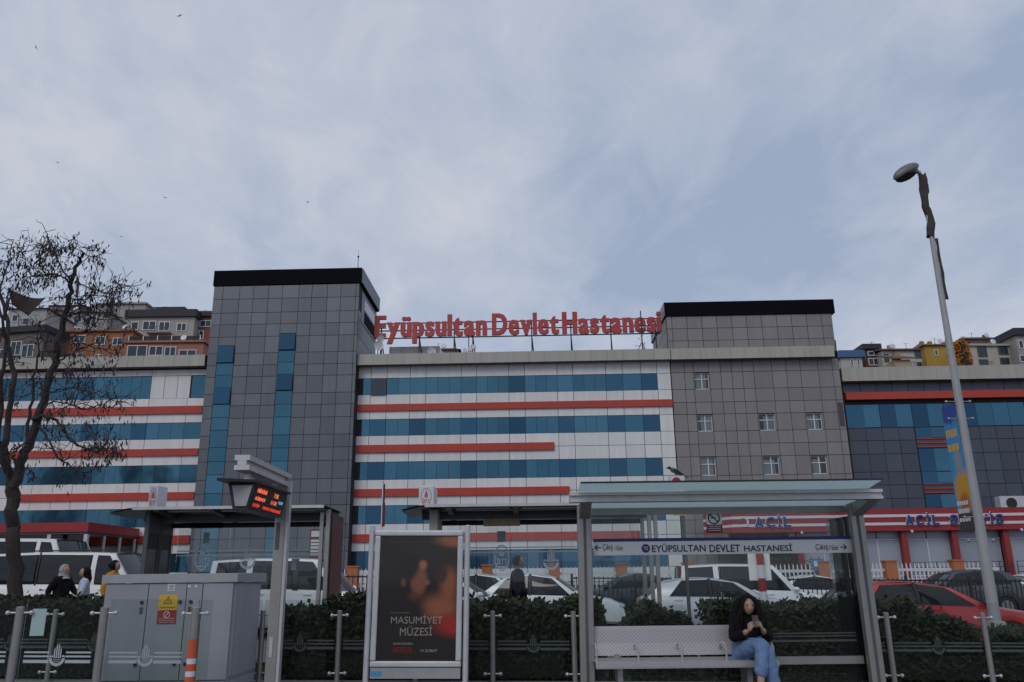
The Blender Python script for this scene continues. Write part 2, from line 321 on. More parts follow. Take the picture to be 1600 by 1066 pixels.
M['endpanel'] = mat('endpanel', (0.12, 0.135, 0.13), 0.25, noise=.08); M['tintglass2'] = glass('bus_shelter_glass', (0.90, 0.93, 0.93), ior=1.4); M['dark_red'] = mat('dark_red', (0.10, 0.02, 0.02), 0.5); M['notice_blue'] = mat('notice_blue', (0.02, 0.20, 0.42), 0.5)
M['lamp_paint'] = mat('lamp_paint', (0.36, 0.365, 0.38), 0.55, metal=.2, noise=.12, nscale=3, streak=.12)
M['ad_red'] = blob_print('advert_print', (0.09, 0.012, 0.012), [(.5, .9, .6, .08, (.04, .04, .06), .5), (.5, .5, .3, .1, (.16, .03, .03), .8), (.5, .15, .7, .15, (.03, .03, .08), .6)], nz=.2)
M['steel_bench'] = mat('steel_bench', (0.44, 0.43, 0.44), 0.4, metal=.45, noise=.05, nscale=6)
def perforated():
    m = mat('steel_perforated', (0.50, 0.48, 0.50), 0.45, metal=.35); t = m.node_tree; b = t.nodes['Principled BSDF']; g = t.nodes.new('ShaderNodeNewGeometry'); mp = t.nodes.new('ShaderNodeMapping'); mp.inputs['Scale'].default_value = (30, 0, 30); mp.inputs['Rotation'].default_value = (0, rad(45), 0)
    t.links.new(g.outputs['Position'], mp.inputs[0]); v = t.nodes.new('ShaderNodeTexVoronoi'); v.inputs['Scale'].default_value = 1; v.inputs['Randomness'].default_value = 0; t.links.new(mp.outputs[0], v.inputs[0])
    r = t.nodes.new('ShaderNodeMapRange'); r.inputs[1].default_value = .16; r.inputs[2].default_value = .26; t.links.new(v.outputs['Distance'], r.inputs[0]); mx = t.nodes.new('ShaderNodeMixRGB'); mx.inputs[1].default_value = (.20, .19, .20, 1); mx.inputs[2].default_value = (.40, .385, .40, 1); t.links.new(r.outputs[0], mx.inputs[0]); t.links.new(mx.outputs[0], b.inputs['Base Color']); return m
M['steel_perf'] = perforated()
M['feather_black'] = mat('feather_black', (0.012, 0.012, 0.015), 0.6); M['feather_grey'] = mat('feather_grey', (0.10, 0.10, 0.11), 0.7); M['phone_case'] = mat('phone_case', (0.05, 0.04, 0.045), 0.35)
M['shoe_print'] = mat('shoe_print', (0.16, 0.14, 0.12), 0.7, noise=.5, nscale=40)

def vinyl():                                                          # frosted film on glass: scatters light from both sides
    m = bpy.data.materials.new('frosted_vinyl'); m.use_nodes = True; t = m.node_tree; t.nodes.clear(); o = t.nodes.new('ShaderNodeOutputMaterial'); d = t.nodes.new('ShaderNodeBsdfDiffuse'); r = t.nodes.new('ShaderNodeBsdfTranslucent'); x = t.nodes.new('ShaderNodeAddShader')
    d.inputs[0].default_value = (.55, .58, .60, 1); r.inputs[0].default_value = (.40, .42, .43, 1); t.links.new(d.outputs[0], x.inputs[0]); t.links.new(r.outputs[0], x.inputs[1]); t.links.new(x.outputs[0], o.inputs[0]); return m
M['frost_w'] = vinyl()
M['lamp_dark'] = mat('lamp_dark', (0.15, 0.15, 0.155), 0.5, metal=.2, noise=.15, nscale=6)

# ================================================================== the setting
def sheet(name, pts, mk):
    o = MB().add(pts, [tuple(range(len(pts)))]).build(name, mk); return kind(o, 'structure')
def gridsheet(name, xs, ys, fz, mk):
    return kind(MB().grid([[(x, y, fz(x, y)) for x in xs] for y in ys]).build(name, mk, smooth=True), 'structure')
XS = [-400, -120, -60, -30, -15, 0, 15, 30, 60, 120, 400]
lim = lambda x: max(-30, min(30, x))
# ground: one sheet out to the horizon, lying below everything else
gridsheet('ground', [-2500, -400, -60, -15, 0, 15, 60, 400, 2500], [-2500, -300, -40, 3, 9, 12.9, 40, 66, 300, 2600], lambda x, y: -0.45 - 0.012 * lim(x), 'asphalt')
gridsheet('tram_platform', XS, [8.4, 10.5, 12.95], lambda x, y: zp(lim(x)), 'paving')
kb = MB()
for i in range(len(XS) - 1):
    a, b = XS[i], XS[i + 1]
    kb.hexa([(a, 8.15, zp(lim(a)) - 0.6), (b, 8.15, zp(lim(b)) - 0.6), (b, 8.4, zp(lim(b)) - 0.6), (a, 8.4, zp(lim(a)) - 0.6), (a, 8.15, zp(lim(a)) + .012), (b, 8.15, zp(lim(b)) + .012), (b, 8.4, zp(lim(b)) + .012), (a, 8.4, zp(lim(a)) + .012)])
kind(kb.build('platform_kerb', 'concrete'), 'structure')
rl = MB()
for y in (3.2, 4.64, 6.2, 7.64): rl.box(-60, 60, y - .035, y + .035, -0.45, -0.38)
rails = kind(rl.build('tram_rails', 'steel'), 'structure')
rails.rotation_euler = (0, 0.0145, 0)
gridsheet('planting_bed', XS, [12.96, 13.2, 14.9, 15.2], lambda x, y: (zp(lim(x)) - 0.02 if y < 13 else zs(lim(x), 15) - 0.03 + (y - 15) * 0.05), 'soil')
gridsheet('pavement', XS, [15.2, 17, 19.9], lambda x, y: zs(lim(x), y) + 0.02, 'paving')
gridsheet('street', XS, [19.9, 20.0, 24, 28.5], lambda x, y: zs(lim(x), y) + 0.005, 'asphalt')
def zf(x, Y): return zs(lim(x) * max(0.0, (46 - Y) / 18), 28.5) - 0.02 + max(0, Y - 28.5) * 0.032
gridsheet('forecourt', XS, [28.5, 32, 38, 46, 58, 75, 90], zf, 'asphalt')
gridsheet('hillside', [-400, -150, -70, 0, 70, 150, 400], [88, 105, 130, 160, 200, 300, 600], lambda x, y: 1.5 + max(0, min(y, 190) - 88) * 0.40 - (4 if abs(x) < 40 else 0) * min(1, (y - 88) / 30), 'soil')

# ================================================================== the hospital
RZ = -YAW
def hosp(name, label, u0, w0=0.0, cat='building'):
    t = thing(name, label, cat, fw(u0, w0, 0), RZ); return t
def panels(t, u0, us, zs_, w, mk, skip=(), name='panel', gap=0.02, th=0.05):
    for i in range(len(us) - 1):
        for j in range(len(zs_) - 1):
            a, b = us[i], us[i + 1]; lo, hi = min(zs_[j], zs_[j + 1]), max(zs_[j], zs_[j + 1])
            if any(a < s[1] - .05 and b > s[0] + .05 and lo < s[3] - .05 and hi > s[2] + .05 for s in skip): continue
            pbox(name, t, a - u0 + gap, b - u0 - gap, w - th, w, lo + gap, hi - gap, mk)
ROWS = [(16.3, 17.68), (12.9, 14.25), (9.37, 10.78), (5.91, 7.33), (2.45, 3.84)]
BANDZ = [(14.92, 15.47), (11.53, 12.14), (8.03, 8.63), (4.54, 5.14)]
PB = 0.055
def pane_row(t, u0, us, lo, hi, kinds, w=0.0):
    for i in range(len(us) - 1):
        k = kinds[i % len(kinds)]; pr = 0.05 if k == 'pane_dark' else (0.10 if k == 'pane_open' else 0.0)
        p = pbox('window_pane', t, us[i] - u0 + .014, us[i + 1] - u0 - .014, w - .03 - pr, w - pr, lo + .015 - (0.05 if pr else 0), hi - .015, k)
        if k == 'pane_open': p.rotation_euler = (rad(-3.5), 0, 0); p.location.y -= 0.05
def cornice(t, u0, ua, ub, z0, z1, w0, w1, step, mk='cornice'):
    MB().box(ua - u0, ub - u0, w0 + .04, w1, z0 + .005, z1 - .01).build('cornice_core', 'soffit', t)
    n = max(1, round((ub - ua) / step)); d = (ub - ua) / n
    for i in range(n): pbox('cornice_panel', t, ua + i * d - u0 + .008, ua + (i + 1) * d - u0 - .008, w0, w0 + .038, z0, z1, mk)

# --- centre wing
CU = [-12.72, -11.68, -10.35, -8.42, -7.12, -4.22, -2.94, -.30, 1.01, 3.67, 4.96, 7.65, 9.0, 10.52, 11.83, 12.93]
u0 = 0.0
cw = hosp('hospital_wing', 'white panelled hospital wing with blue glass rows and red bands under the roof lettering', u0)
MB().box(-12.7, 12.95, 0.0, 14, 0.2, 19.2).build('wall', 'joint', cw)
gaps = [(18.7, 17.68)] + [(ROWS[i][0], ROWS[i + 1][1]) for i in range(4)] + [(2.45, 1.2)]
for gi, (hi, lo) in enumerate(gaps):
    zz = [hi, lo] if gi in (0, 5) else [hi, sum(BANDZ[gi - 1]) / 2 + (0.0), lo]
    panels(cw, u0, CU, zz, -0.01, 'white_panel')
for (lo, hi) in ROWS: panels(cw, u0, [11.83, 12.93], [hi, lo], -0.01, 'white_panel')
PU = []; PK = []
for i, n in enumerate([1, 1, 2, 1, 3, 1, 3, 1, 3, 1, 3, 1, 1, 1]):
    a, b = CU[i], CU[i + 1]
    if i == 0: a = -12.3
    for k in range(n): PU.append(a + (b - a) * k / n); PK.append('pane_dark' if i in (1, 3, 5, 7, 9, 11, 13) else 'pane')
PU.append(CU[14])
for r, (lo, hi) in enumerate(ROWS):
    kk = list(PK)
    if r == 0: kk[1] = 'pane_open'
    for q in ((0, 4), (0, 8), (0, 16), (2, 4)):
        if q[0] == r: kk[q[1]] = 'pane'
    if r == 4: kk = ['pane_dark' if random.random() < .6 else 'pane' for _ in kk]
    pane_row(cw, u0, PU, lo, hi, kk, 0.02)
for (lo, hi), (a, b) in zip(BANDZ, [(-12.75, 12.93), (-12.78, 3.29), (-12.75, 4.41), (-12.65, 9.75)]):
    MB().box(a, b, -0.22, -0.065, lo, hi).build('red_band', 'red_band', cw)
cornice(cw, u0, -12.72, 12.9, 18.66, 19.56, -0.8, 0.6, 1.25)
MB().box(-12.6, 12.9, 0.6, 13.5, 19.1, 19.3).build('roof', 'concrete', cw)

# --- left wing
LU = [-46, -42.8, -41.5, -38.8, -37.1, -35.5, -34.1, -31.3, -30.05, -26.85, -25.45]
u0 = -36.0
lw = hosp('hospital_wing', 'white hospital wing with red bands behind the bare tree, left of the grey tower', u0)
MB().box(-46 - u0, -25.2 - u0, 0.0, 14, 0.2, 19.2).build('wall', 'joint', lw)
panels(lw, u0, LU, [18.75, 18.22], -0.01, 'white_panel'); panels(lw, u0, [-30.03, -28.9, -27.8, -26.72], [18.22, 16.28], -0.01, 'white_panel')
for gi, (hi, lo) in enumerate(gaps[1:]):
    panels(lw, u0, LU, [hi, lo] if gi == 4 else [hi, sum(BANDZ[gi]) / 2, lo], -0.01, 'white_panel')
R1 = [-45.9, -44.5, -43.2, -42.3, -41.3, -40.0, -39.1, -38.2, -36.9, -35.9, -35.0, -33.5, -32.55, -31.7, -30.9, -30.05]
pane_row(lw, u0, R1, 16.26, 18.2, ['pane', 'pane', 'pane_dark', 'pane', 'pane', 'pane', 'pane'], 0.02)
pane_row(lw, u0, [-26.62, -25.5], 16.3, 18.2, ['pane'], 0.02)
R2 = [-45.9, -44.5, -43.5, -42.6, -41.7, -40.3, -39.3, -38.4, -37.5, -36.6, -35.5, -34.1, -33.06, -32.2, -31.3, -30.05, -29.0, -28.0, -26.93, -25.5]
K2 = ['pane', 'pane', 'pane', 'pane', 'pane_dark', 'pane', 'pane', 'pane', 'pane', 'pane', 'pane_dark', 'pane', 'pane', 'pane', 'pane_dark', 'pane', 'pane', 'pane', 'pane']
for r in (1, 2, 3, 4):
    kk = list(K2)
    if r == 2: kk[18] = 'pane_dark'; kk[14] = 'pane'
    if r >= 3: kk[0:4] = ['pane_dark'] * 4
    pane_row(lw, u0, R2, *ROWS[r], kk, 0.02)
for (lo, hi), a in zip([(14.98, 15.62), (11.53, 12.1), (8.03, 8.61), (4.58, 5.24)], [-46, -42.0, -39.6, -33]):
    MB().box(a - u0, -25.5 - u0, -0.22, -0.065, lo, hi).build('red_band', 'red_band', lw)
cornice(lw, u0, -46, -25.4, 18.85, 19.8, -0.8, 0.6, 1.25)
MB().box(-46 - u0, -25.4 - u0, 0.6, 13.5, 19.1, 19.3).build('roof', 'concrete', lw)

# --- grey tower
TU = [-25.02, -24.22, -22.8, -21.62, -20.34, -19.17, -17.78, -16.68, -15.38, -14.24, -12.98, -12.7]
TZ = [25.6, 24.44, 23.22, 22.2, 21.13, 19.72, 18.7, 17.73, 16.3, 15.33, 14.29, 12.89, 11.86, 10.81, 9.38, 8.3, 7.35, 5.9, 4.85, 3.85, 2.4, 1.2]
u0 = -18.9; TW = -1.2
tw = hosp('hospital_tower', 'tall grey panelled hospital tower with black cap and two blue window strips', u0)
MB().box(-25.0 - u0, -12.72 - u0, TW + .005, 6.4, 0.2, 25.62).build('wall', 'joint', tw)
panels(tw, u0, TU, TZ, TW, 'grey_panel', skip=[(-24.22, -22.8, 0, 20.4), (-19.17, -17.78, 0, 21.35)])
pbox('panel', tw, -24.2 - u0, -22.82 - u0, TW - .05, TW, 20.42, 21.11, 'grey_panel'); pbox('panel', tw, -19.15 - u0, -17.8 - u0, TW - .05, TW, 21.38, 22.18, 'grey_panel')
def strip(ua, ub, z, dark):
    for i in range(len(z) - 1):
        d = i in dark; pr = 0.16 if d else 0.0
        p = pbox('window_pane', tw, ua - u0 + .03, ub - u0 - .03, TW - .05 - pr, TW - .01 - pr, z[i + 1] + .02, z[i] - .02, 'pane_dark' if d else 'pane')
        if d and i in (0, 3): p.rotation_euler = (rad(-4), 0, 0)
strip(-24.22, -22.8, [20.38, 18.9, 17.9, 16.85, 15.45, 14.4, 13.35, 11.95, 10.85, 9.8, 8.35, 7.3, 6.2, 4.85, 3.8, 2.4], (0, 3))
strip(-19.17, -17.78, [21.33, 19.9, 18.9, 17.9, 16.5, 15.4, 14.35, 12.9, 11.85, 10.8, 9.4, 8.3, 7.3, 5.9, 4.85, 3.8, 2.4], (0, 3))
# right-hand flank of the tower above the lower roof, with its louvred opening
sx = -12.7 - u0
def side(name, w0_, w1_, z0_, z1_, mk, out=0.0):
    pbox(name, tw, sx - .03 + out, sx + .02 + out, w0_, w1_, z0_, z1_, mk)
for (a, b) in ((-1.18, 0.5), (0.52, 2.6), (2.62, 4.6), (4.62, 6.38)):
    for (lo, hi) in ((19.5, 21.1), (21.14, 22.5), (22.54, 23.3)):
        if a > 0 and lo > 22: continue
        side('flank_panel', a, b, lo, hi, 'grey_panel')
side('louvre_frame', -0.2, 6.3, 22.6, 25.3, 'slate_panel', 0.012)
side('louvre_panel', 0.9, 5.9, 24.0, 24.9, 'alu', 0.03)
for k in range(4): side('louvre_blade', 1.0 + k * 1.25, 2.1 + k * 1.25, 22.8, 23.85, 'black_cap', 0.03)
for (a, b) in ((-1.18, 3.3), (3.33, 6.38)):
    pass
MB().box(-25.1 - u0, -12.55 - u0, TW - .12, 6.6, 25.66, 27.0).box(-12.6 - u0, -12.45 - u0, TW + .0, 6.5, 25.7, 26.95, 1).build('cap', ['black_cap', 'grey_panel'], tw)
ms = MB(); ms.tube([(-13.0 - u0, TW + .4, 27.0), (-13.0 - u0, TW + .4, 28.1)], .03, 6).tube([(-13.0 - u0, TW + .4, 28.1), (-13.0 - u0, TW + .4, 28.8)], .012, 5).ball((-13.0 - u0, TW + .4, 28.2), .09, 8, 6)
ms.build('lightning_rod', 'dark_metal', tw)

# --- grey-brown block with the small windows and its roof storey
GU = [12.98, 14.06, 14.79, 16.07, 17.0, 17.9, 18.78, 19.68, 21.16, 22.32, 23.46, 24.9, 26.05, 26.6]
GZ = [18.66, 17.7, 16.28, 15.21, 14.22, 12.83, 11.81, 10.8, 9.3, 8.3, 7.3, 5.9, 4.9, 3.9, 2.4, 1.2]
u0 = 19.8
gb = hosp('hospital_block', 'grey-brown panelled hospital block with small white windows and black roof cap', u0)
MB().box(12.98 - u0, 26.58 - u0, 0.3, 14, 0.2, 19.2).build('wall', 'joint', gb)
wins = [(a, b, z0, z1) for (a, b) in ((14.82, 16.03), (19.74, 21.02), (23.52, 24.76)) for (z0, z1) in ((16.3, 17.68), (12.85, 14.2), (9.32, 10.78), (5.9, 7.3)) if not (a > 15 and z0 > 16)]
panels(gb, u0, GU, GZ, -0.01, 'taupe_panel', skip=wins, th=0.06)
bk = MB()                                                           # backing leaves the window openings free
for i in range(len(GU) - 1):
    for j in range(len(GZ) - 1):
        a, b, hi, lo = GU[i], GU[i + 1], GZ[j], GZ[j + 1]
        if any(a < s[1] - .05 and b > s[0] + .05 and lo < s[3] - .05 and hi > s[2] + .05 for s in wins): continue
        bk.box(a - u0, b - u0, 0.0, 0.3, lo, hi)
bk.build('wall_backing', 'joint', gb)
random.seed(3)
for (a, b, z0, z1) in wins:
    i = min(range(len(GU) - 1), key=lambda k: abs(GU[k] - a)); A, B = GU[i] - u0 + .02, GU[i + 1] - u0 - .02
    f = MB(); a -= u0; b -= u0; c = (a + b) / 2 + .03; zt = z0 + (z1 - z0) * .62
    f.box(a, a + .06, .12, .19, z0, z1).box(b - .06, b, .12, .19, z0, z1).box(a + .06, b - .06, .12, .19, z0, z0 + .06).box(a + .06, b - .06, .12, .19, z1 - .06, z1)
    f.box(c - .045, c + .045, .115, .185, z0 + .06, z1 - .06).box(a + .06, c - .045, .118, .182, zt - .035, zt + .035).box(c + .045, b - .06, .118, .182, zt - .035, zt + .035)
    wf = f.build('window', 'white_plastic', gb)
    MB().box(a + .05, b - .05, .15, .16, z0 + .05, z1 - .05).build('pane', 'winglass', wf)
    cv = MB(); n = 14; x0 = a + .07 + random.random() * .4; x1 = min(b - .06, x0 + .55 + random.random() * .5)
    cv.grid([[(x0 + (x1 - x0) * k / n, .24 + .02 * math.sin(k * 1.7), z) for k in range(n + 1)] for z in (z0 + .04, z1 - .3 * random.random())])
    cv.build('curtain', 'white_print', wf, smooth=True)
    MB().box(A, A + .04 if a - A < .06 else a, -.06, .2, z0, z1).build('window_reveal', 'taupe_panel', wf); MB().box(b, B, -.06, .2, z0, z1).build('window_reveal', 'taupe_panel', wf)
vent = MB().box(26.12 - u0, 26.5 - u0, -0.12, -0.075, 13.1, 15.0)
for k in range(16): vent.box(26.15 - u0, 26.47 - u0, -.15, -.12, 13.15 + k * .115, 13.2 + k * .115)
vent.build('ventilation_grille', 'mid_metal', gb)
cornice(gb, u0, 12.95, 26.1, 18.64, 19.55, -0.8, 0.6, 1.25)
MB().box(12.95 - u0, 26.58 - u0, 0.6, 13.5, 19.1, 19.3).build('roof', 'concrete', gb)
QU = [12.98, 13.41] + [14.67 + 1.243 * k for k in range(10)] + [26.75]
MB().box(12.98 - u0, 26.72 - u0, 0.56, 8.6, 19.3, 22.75).build('roof_storey_wall', 'joint', gb)
panels(gb, u0, QU, [22.7, 21.62, 20.56, 19.45], 0.55, 'taupe_panel', name='roof_storey_panel')
for k in range(6):
    for (lo, hi) in ((19.45, 20.56), (20.56, 21.62), (21.62, 22.7)):
        pbox('roof_storey_panel', gb, 12.93 - u0, 12.975 - u0, .6 + k * 1.33 + .02, .6 + (k + 1) * 1.33 - .02, lo + .02, hi - .02, 'taupe_panel')
MB().box(12.85 - u0, 27.0 - u0, 0.38, 8.8, 22.72, 23.92).box(12.8 - u0, 12.9 - u0, .42, 8.7, 22.75, 23.88, 1).build('roof_cap', ['black_cap', 'taupe_panel'], gb)
MB().box(26.7 - u0, 27.75 - u0, 3.0, 8.8, 18.6, 21.1).build('side_cap', 'black_cap', gb)

# --- right wing
u0 = 36.0; RW = 0.7
rw = hosp('hospital_wing', 'dark slate hospital wing with blue glazing and one red band, right of the grey-brown block', u0)
k_ = (FD + RW) / FD
MB().box(26.7 - u0, 52 - u0, RW + .02, 14, 0.2, 17.2).build('wall', 'joint', rw)
RU = [26.95] + [28.36 + 1.285 * k for k in range(19)]
panels(rw, u0, RU, [16.78, 15.9], RW, 'slate_panel')
panels(rw, u0, RU, [13.0, 11.98, 10.9, 9.48, 8.45, 7.4, 5.95, 4.9], RW, 'slate_panel', skip=[(32.3, 36.05, 4, 13)])
pane_row(rw, u0, RU, 13.05, 14.92, ['pane_dark', 'pane', 'pane_dark', 'pane', 'pane_dark', 'pane', 'pane_dark', 'pane_dark', 'pane', 'pane', 'pane'], RW)
GUU = [32.26, 33.5, 34.8, 36.07]
for (lo, hi) in ((12.15, 13.0), (9.48, 11.3), (8.55, 9.44), (6.1, 7.7), (5.0, 6.06)):
    pane_row(rw, u0, GUU, lo, hi, ['pane_dark', 'pane', 'pane_dark'], RW)
for (lo, hi) in ((11.36, 12.1), (7.76, 8.5)):
    MB().box(32.26 - u0, 36.07 - u0, RW - .06, RW, lo, hi).build('spandrel', 'slate_panel', rw)
    for zz in (lo + .03, (lo + hi) / 2, hi - .03): MB().box(32.26 - u0, 36.07 - u0, RW - .16, RW - .07, zz - .035, zz + .035).build('red_rail', 'red_band', rw)
MB().box(26.98 - u0, 52 - u0, RW - .5, RW - .07, 15.27, 15.86).build('red_band', 'red_band', rw)
cornice(rw, u0, 26.75, 52, 16.74, 17.86, RW - .8, RW + .8, 1.25)

# --- emergency entrance building in front of the right wing
u0 = 26.0; EW = -5.0
em = hosp('emergency_entrance', 'low emergency entrance with red fascia, white stripes and blue ACİL letters', u0, 0.0)
def fas(name, z0, z1, pr, mk):
    p = [(14.3 - u0, -2.2), (15.78 - u0, EW), (50 - u0, EW)]; mb = MB()
    q = [(p[0][0] - .6 * pr, p[0][1] - pr), (p[1][0] - .3 * pr, EW - pr), (p[2][0], EW - pr)]
    for i in range(2):
        a, b = q[i], q[i + 1]; c, d = p[i], p[i + 1]
        mb.hexa([(a[0], a[1], z0), (b[0], b[1], z0), (d[0], d[1] + .12, z0), (c[0], c[1] + .12, z0), (a[0], a[1], z1), (b[0], b[1], z1), (d[0], d[1] + .12, z1), (c[0], c[1] + .12, z1)])
    return mb.build(name, mk, em)
fas('fascia', 4.63, 6.17, 0.0, 'red_print'); fas('white_stripe', 5.58, 5.77, 0.04, 'white_plastic'); fas('white_stripe', 5.02, 5.21, 0.04, 'white_plastic')
MB().hexa([(14.5 - u0, -2.1, 4.7), (15.9 - u0, EW + .2, 4.7), (50 - u0, EW + .2, 4.7), (50 - u0, .5, 4.7), (14.5 - u0, -2.1, 6.0), (15.9 - u0, EW + .2, 6.0), (50 - u0, EW + .2, 6.0), (50 - u0, .5, 6.0)]).build('canopy_roof', 'soffit', em)
for k, ua in enumerate((20.55, 24.4, 27.95, 31.5, 35.1, 38.7, 42.3, 45.9)):
    MB().box(ua - u0 - .2, ua - u0 + .2, EW + .25, EW + .7, 1.4, 4.69).build('column', 'red_dark', em)
    if k >= 1 or True:
        a, b = ua + .22 - u0, ua + 3.4 - u0
        fr = MB().box(a, b, EW + .85, EW + .92, 4.02, 4.1).box((a + b) / 2 - .04, (a + b) / 2 + .04, EW + .86, EW + .91, 1.6, 4.02).box(a, b, EW + .85, EW + .92, 1.5, 1.6)
        fo = fr.build('glazing_frame', 'white_plastic', em)
        for (p, q) in ((a, (a + b) / 2 - .04), ((a + b) / 2 + .04, b)):
            MB().box(p + .005, q - .005, EW + .88, EW + .9, 1.62, 4.0).build('pane', 'pale_blind', fo); MB().box(p + .005, q - .005, EW + .88, EW + .9, 4.12, 4.66).build('pane', 'pale_blind', fo)
        if k >= 2:
            rr = MB()
            for zz in (1.75, 2.1, 2.45): rr.bar((a, EW - .1, zz), (b, EW - .1, zz), .04, .04)
            for q in range(5): rr.bar((a + (b - a) * q / 4, EW - .1, 1.3), (a + (b - a) * q / 4, EW - .1, 2.45), .04, .04, up=(0, 1, 0))
            rr.build('railing', 'dark_metal', em)
MB().box(16.3 - u0, 50 - u0, EW + .3, .5, 0.6, 1.5).build('terrace_base', 'concrete', em)
MB().box(16.0 - u0, 20.4 - u0, EW + 2.4, EW + 2.5, 1.5, 4.7).build('entrance_recess', 'dark_metal', em)
for i, ch in enumerate('ACİL'):
    a = [17.35, 18.15, 19.0, 19.4][i]; wd = [.62, .62, .2, .52][i]
    text_mb(ch, a - u0, a + wd - u0, 5.0, 5.82 if ch == 'İ' else 5.7, EW - .12, .10, .02).build('letter', 'blue_letter', em)
    text_mb(ch, a - u0 - .05, a + wd - u0 + .05, 4.96, 5.87 if ch == 'İ' else 5.75, EW - .07, .04, .045).build('letter_backing', 'white_plastic', em)
cr = MB(); P = []
for k in range(17): t_ = -2.4 + 4.8 * k / 16; P.append((16.62 + .34 * math.cos(t_) - u0, EW - .1, 5.38 + .36 * math.sin(t_)))
for k in range(17): t_ = 2.2 - 4.4 * k / 16; P.append((16.55 + .27 * math.cos(t_) - u0, EW - .1, 5.38 + .28 * math.sin(t_)))
cr.slab(P, (0, .07, 0)).build('crescent', 'white_plastic', em)
xs = [28.0, 28.72, 29.5, 29.9, 31.15, 31.8, 32.5, 33.2, 33.95, 34.35]; wd = [.55, .55, .2, .45, .5, .45, .5, .6, .2, .5]
for i, ch in enumerate('ACİLSERVİS'):
    a = xs[i]
    text_mb(ch, a - u0, a + wd[i] - u0, 5.02, 5.84 if ch == 'İ' else 5.7, EW - .12, .10, .02).build('letter', 'blue_letter', em)
    text_mb(ch, a - u0 - .05, a + wd[i] - u0 + .05, 4.98, 5.89 if ch == 'İ' else 5.75, EW - .07, .04, .045).build('letter_backing', 'white_plastic', em)
for ua in (28.35, 36.0, 20.6): MB().ball((ua - u0, EW - .2, 4.55), .09, 8, 6).box(ua - u0 - .04, ua - u0 + .04, EW - .2, EW, 4.58, 4.68).build('security_camera', 'white_plastic', em)
ac = MB().box(35.2 - u0, 37.4 - u0, EW + .5, EW + 1.2, 6.0, 7.0); ac.build('air_conditioner', 'alu', em)
MB().tube([(36.0 - u0, EW + .49, 6.5), (36.0 - u0, EW + .46, 6.5)], .38, 16).build('air_conditioner_fan', 'dark_metal', em)

# --- glazed pavilion with red fascia on the left
u0 = -34.0; pw = hosp('entrance_pavilion', 'glazed entrance pavilion with a red fascia at the foot of the left wing', u0, 0.0)
ur = -29.5 - u0
MB().box(-46 - u0, ur, -8, -.3, 5.13, 5.78).build('fascia', 'red_print', pw); MB().box(-46 - u0, ur - .1, -7.9, -.3, 4.98, 5.12).build('fascia_trim', 'mid_metal', pw)
for k in range(7):
    x = ur - .15 - k * 2.6; MB().box(x - .13, x + .13, -7.9, -7.64, 0.9, 4.97).build('column', 'alu', pw)
    MB().box(x - 2.45, x - .15, -7.75, -7.72, 1.0, 4.95).build('pane', 'tintglass', pw)
for k in range(4):
    y = -7.6 + k * 2.35; MB().box(ur - .25, ur - .05, y + 2.1, y + 2.3, .9, 4.97).build('column', 'alu', pw)
    MB().box(ur - .16, ur - .13, y + .02, y + 2.08, 1.0, 4.95).build('pane', 'tintglass', pw)
MB().box(-46 - u0, ur - .3, -2.6, -2.4, .9, 4.9).build('inner_wall', 'joint', pw)

# --- roof lettering
u0 = 0.4; SW = 1.6
rs = hosp('roof_sign', 'large red roof lettering reading Eyüpsultan Devlet Hastanesi on a black frame', u0, SW, 'sign')
base, cap = 21.72, 1.92
BO = 0.018
vs, _ = text_raw('E', BO); ks = cap / (max(v.y for v in vs) - min(v.y for v in vs))
for word, ua, ub in (('Eyüpsultan', -11.85, -2.15), ('Devlet', -1.75, 4.0), ('Hastanesi', 4.25, 12.72)):
    gl = []
    for c in word:
        v_, f_ = text_raw(c, BO); gl.append((c, min(p.x for p in v_), max(p.x for p in v_), min(p.y for p in v_), max(p.y for p in v_)))
    fat = 0.042; gap = 0.03; tot = sum(g[2] - g[1] + 2 * fat for g in gl) + gap * (len(gl) - 1); kx = (ub - ua) / tot; x = ua
    for (c, a, b, lo, hi) in gl:
        x1 = x + (b - a + 2 * fat) * kx; mb = MB()
        for q, dx in enumerate((0, fat, 2 * fat)):                    # heavy condensed strokes: three slightly staggered plates
            tm = text_mb(c, x + dx * kx - u0, x + (dx + b - a) * kx - u0, base + lo * ks, base + hi * ks, .004 * q, .22, BO); mb.add(tm.v, tm.f)
        mb.build('letter', 'red_sign', rs); x = x1 + gap * kx
fr = MB()
for z in (21.62, 22.3, 22.95): fr.bar((-11.9 - u0, .12, z), (12.6 - u0, .12, z), .09, .09)
for x in (-11.3, -8.0, -5.0, -3.4, 1.65, 5.0, 8.4, 12.2):
    fr.bar((x - u0, .14, 19.3), (x - u0, .14, 23.0), .10, .10, up=(0, 1, 0)); fr.bar((x + .25 - u0, 1.6, 19.3), (x - u0, .18, 21.6), .08, .08)
fr.build('sign_frame', 'dark_metal', rs)

# --- things standing on the roof
def dish(u, w_, z, r, label, face=1):
    t = thing('satellite_dish', label, 'dish', fw(u, w_, 19.3), RZ + face * .5)
    mb = MB(); rows = []
    for i in range(5):
        q = r * i / 4; rows.append([(q * math.cos(a_ * math.pi / 8), -.25 * q * q / r, z - 19.3 + q * math.sin(a_ * math.pi / 8)) for a_ in range(16)])
    mb.grid(rows, close=True); mb.build('reflector', 'white_plastic', t, smooth=True)
    MB().tube([(0, .1, 0), (0, .1, z - 19.3), (0, 0, z - 19.3)], .04, 6).build('mount', 'dark_metal', t)
    MB().tube([(0, -.1, z - 19.3 - r * .8), (0, -.5 * r - .2, z - 19.3 - .1)], .02, 5).build('feed_arm', 'dark_metal', t)
dish(-11.35, .9, 20.75, .42, 'lower white satellite dish on the roof beside the tower', 1)
dish(-11.2, 1.3, 21.45, .36, 'upper white satellite dish on the roof beside the tower', -1)
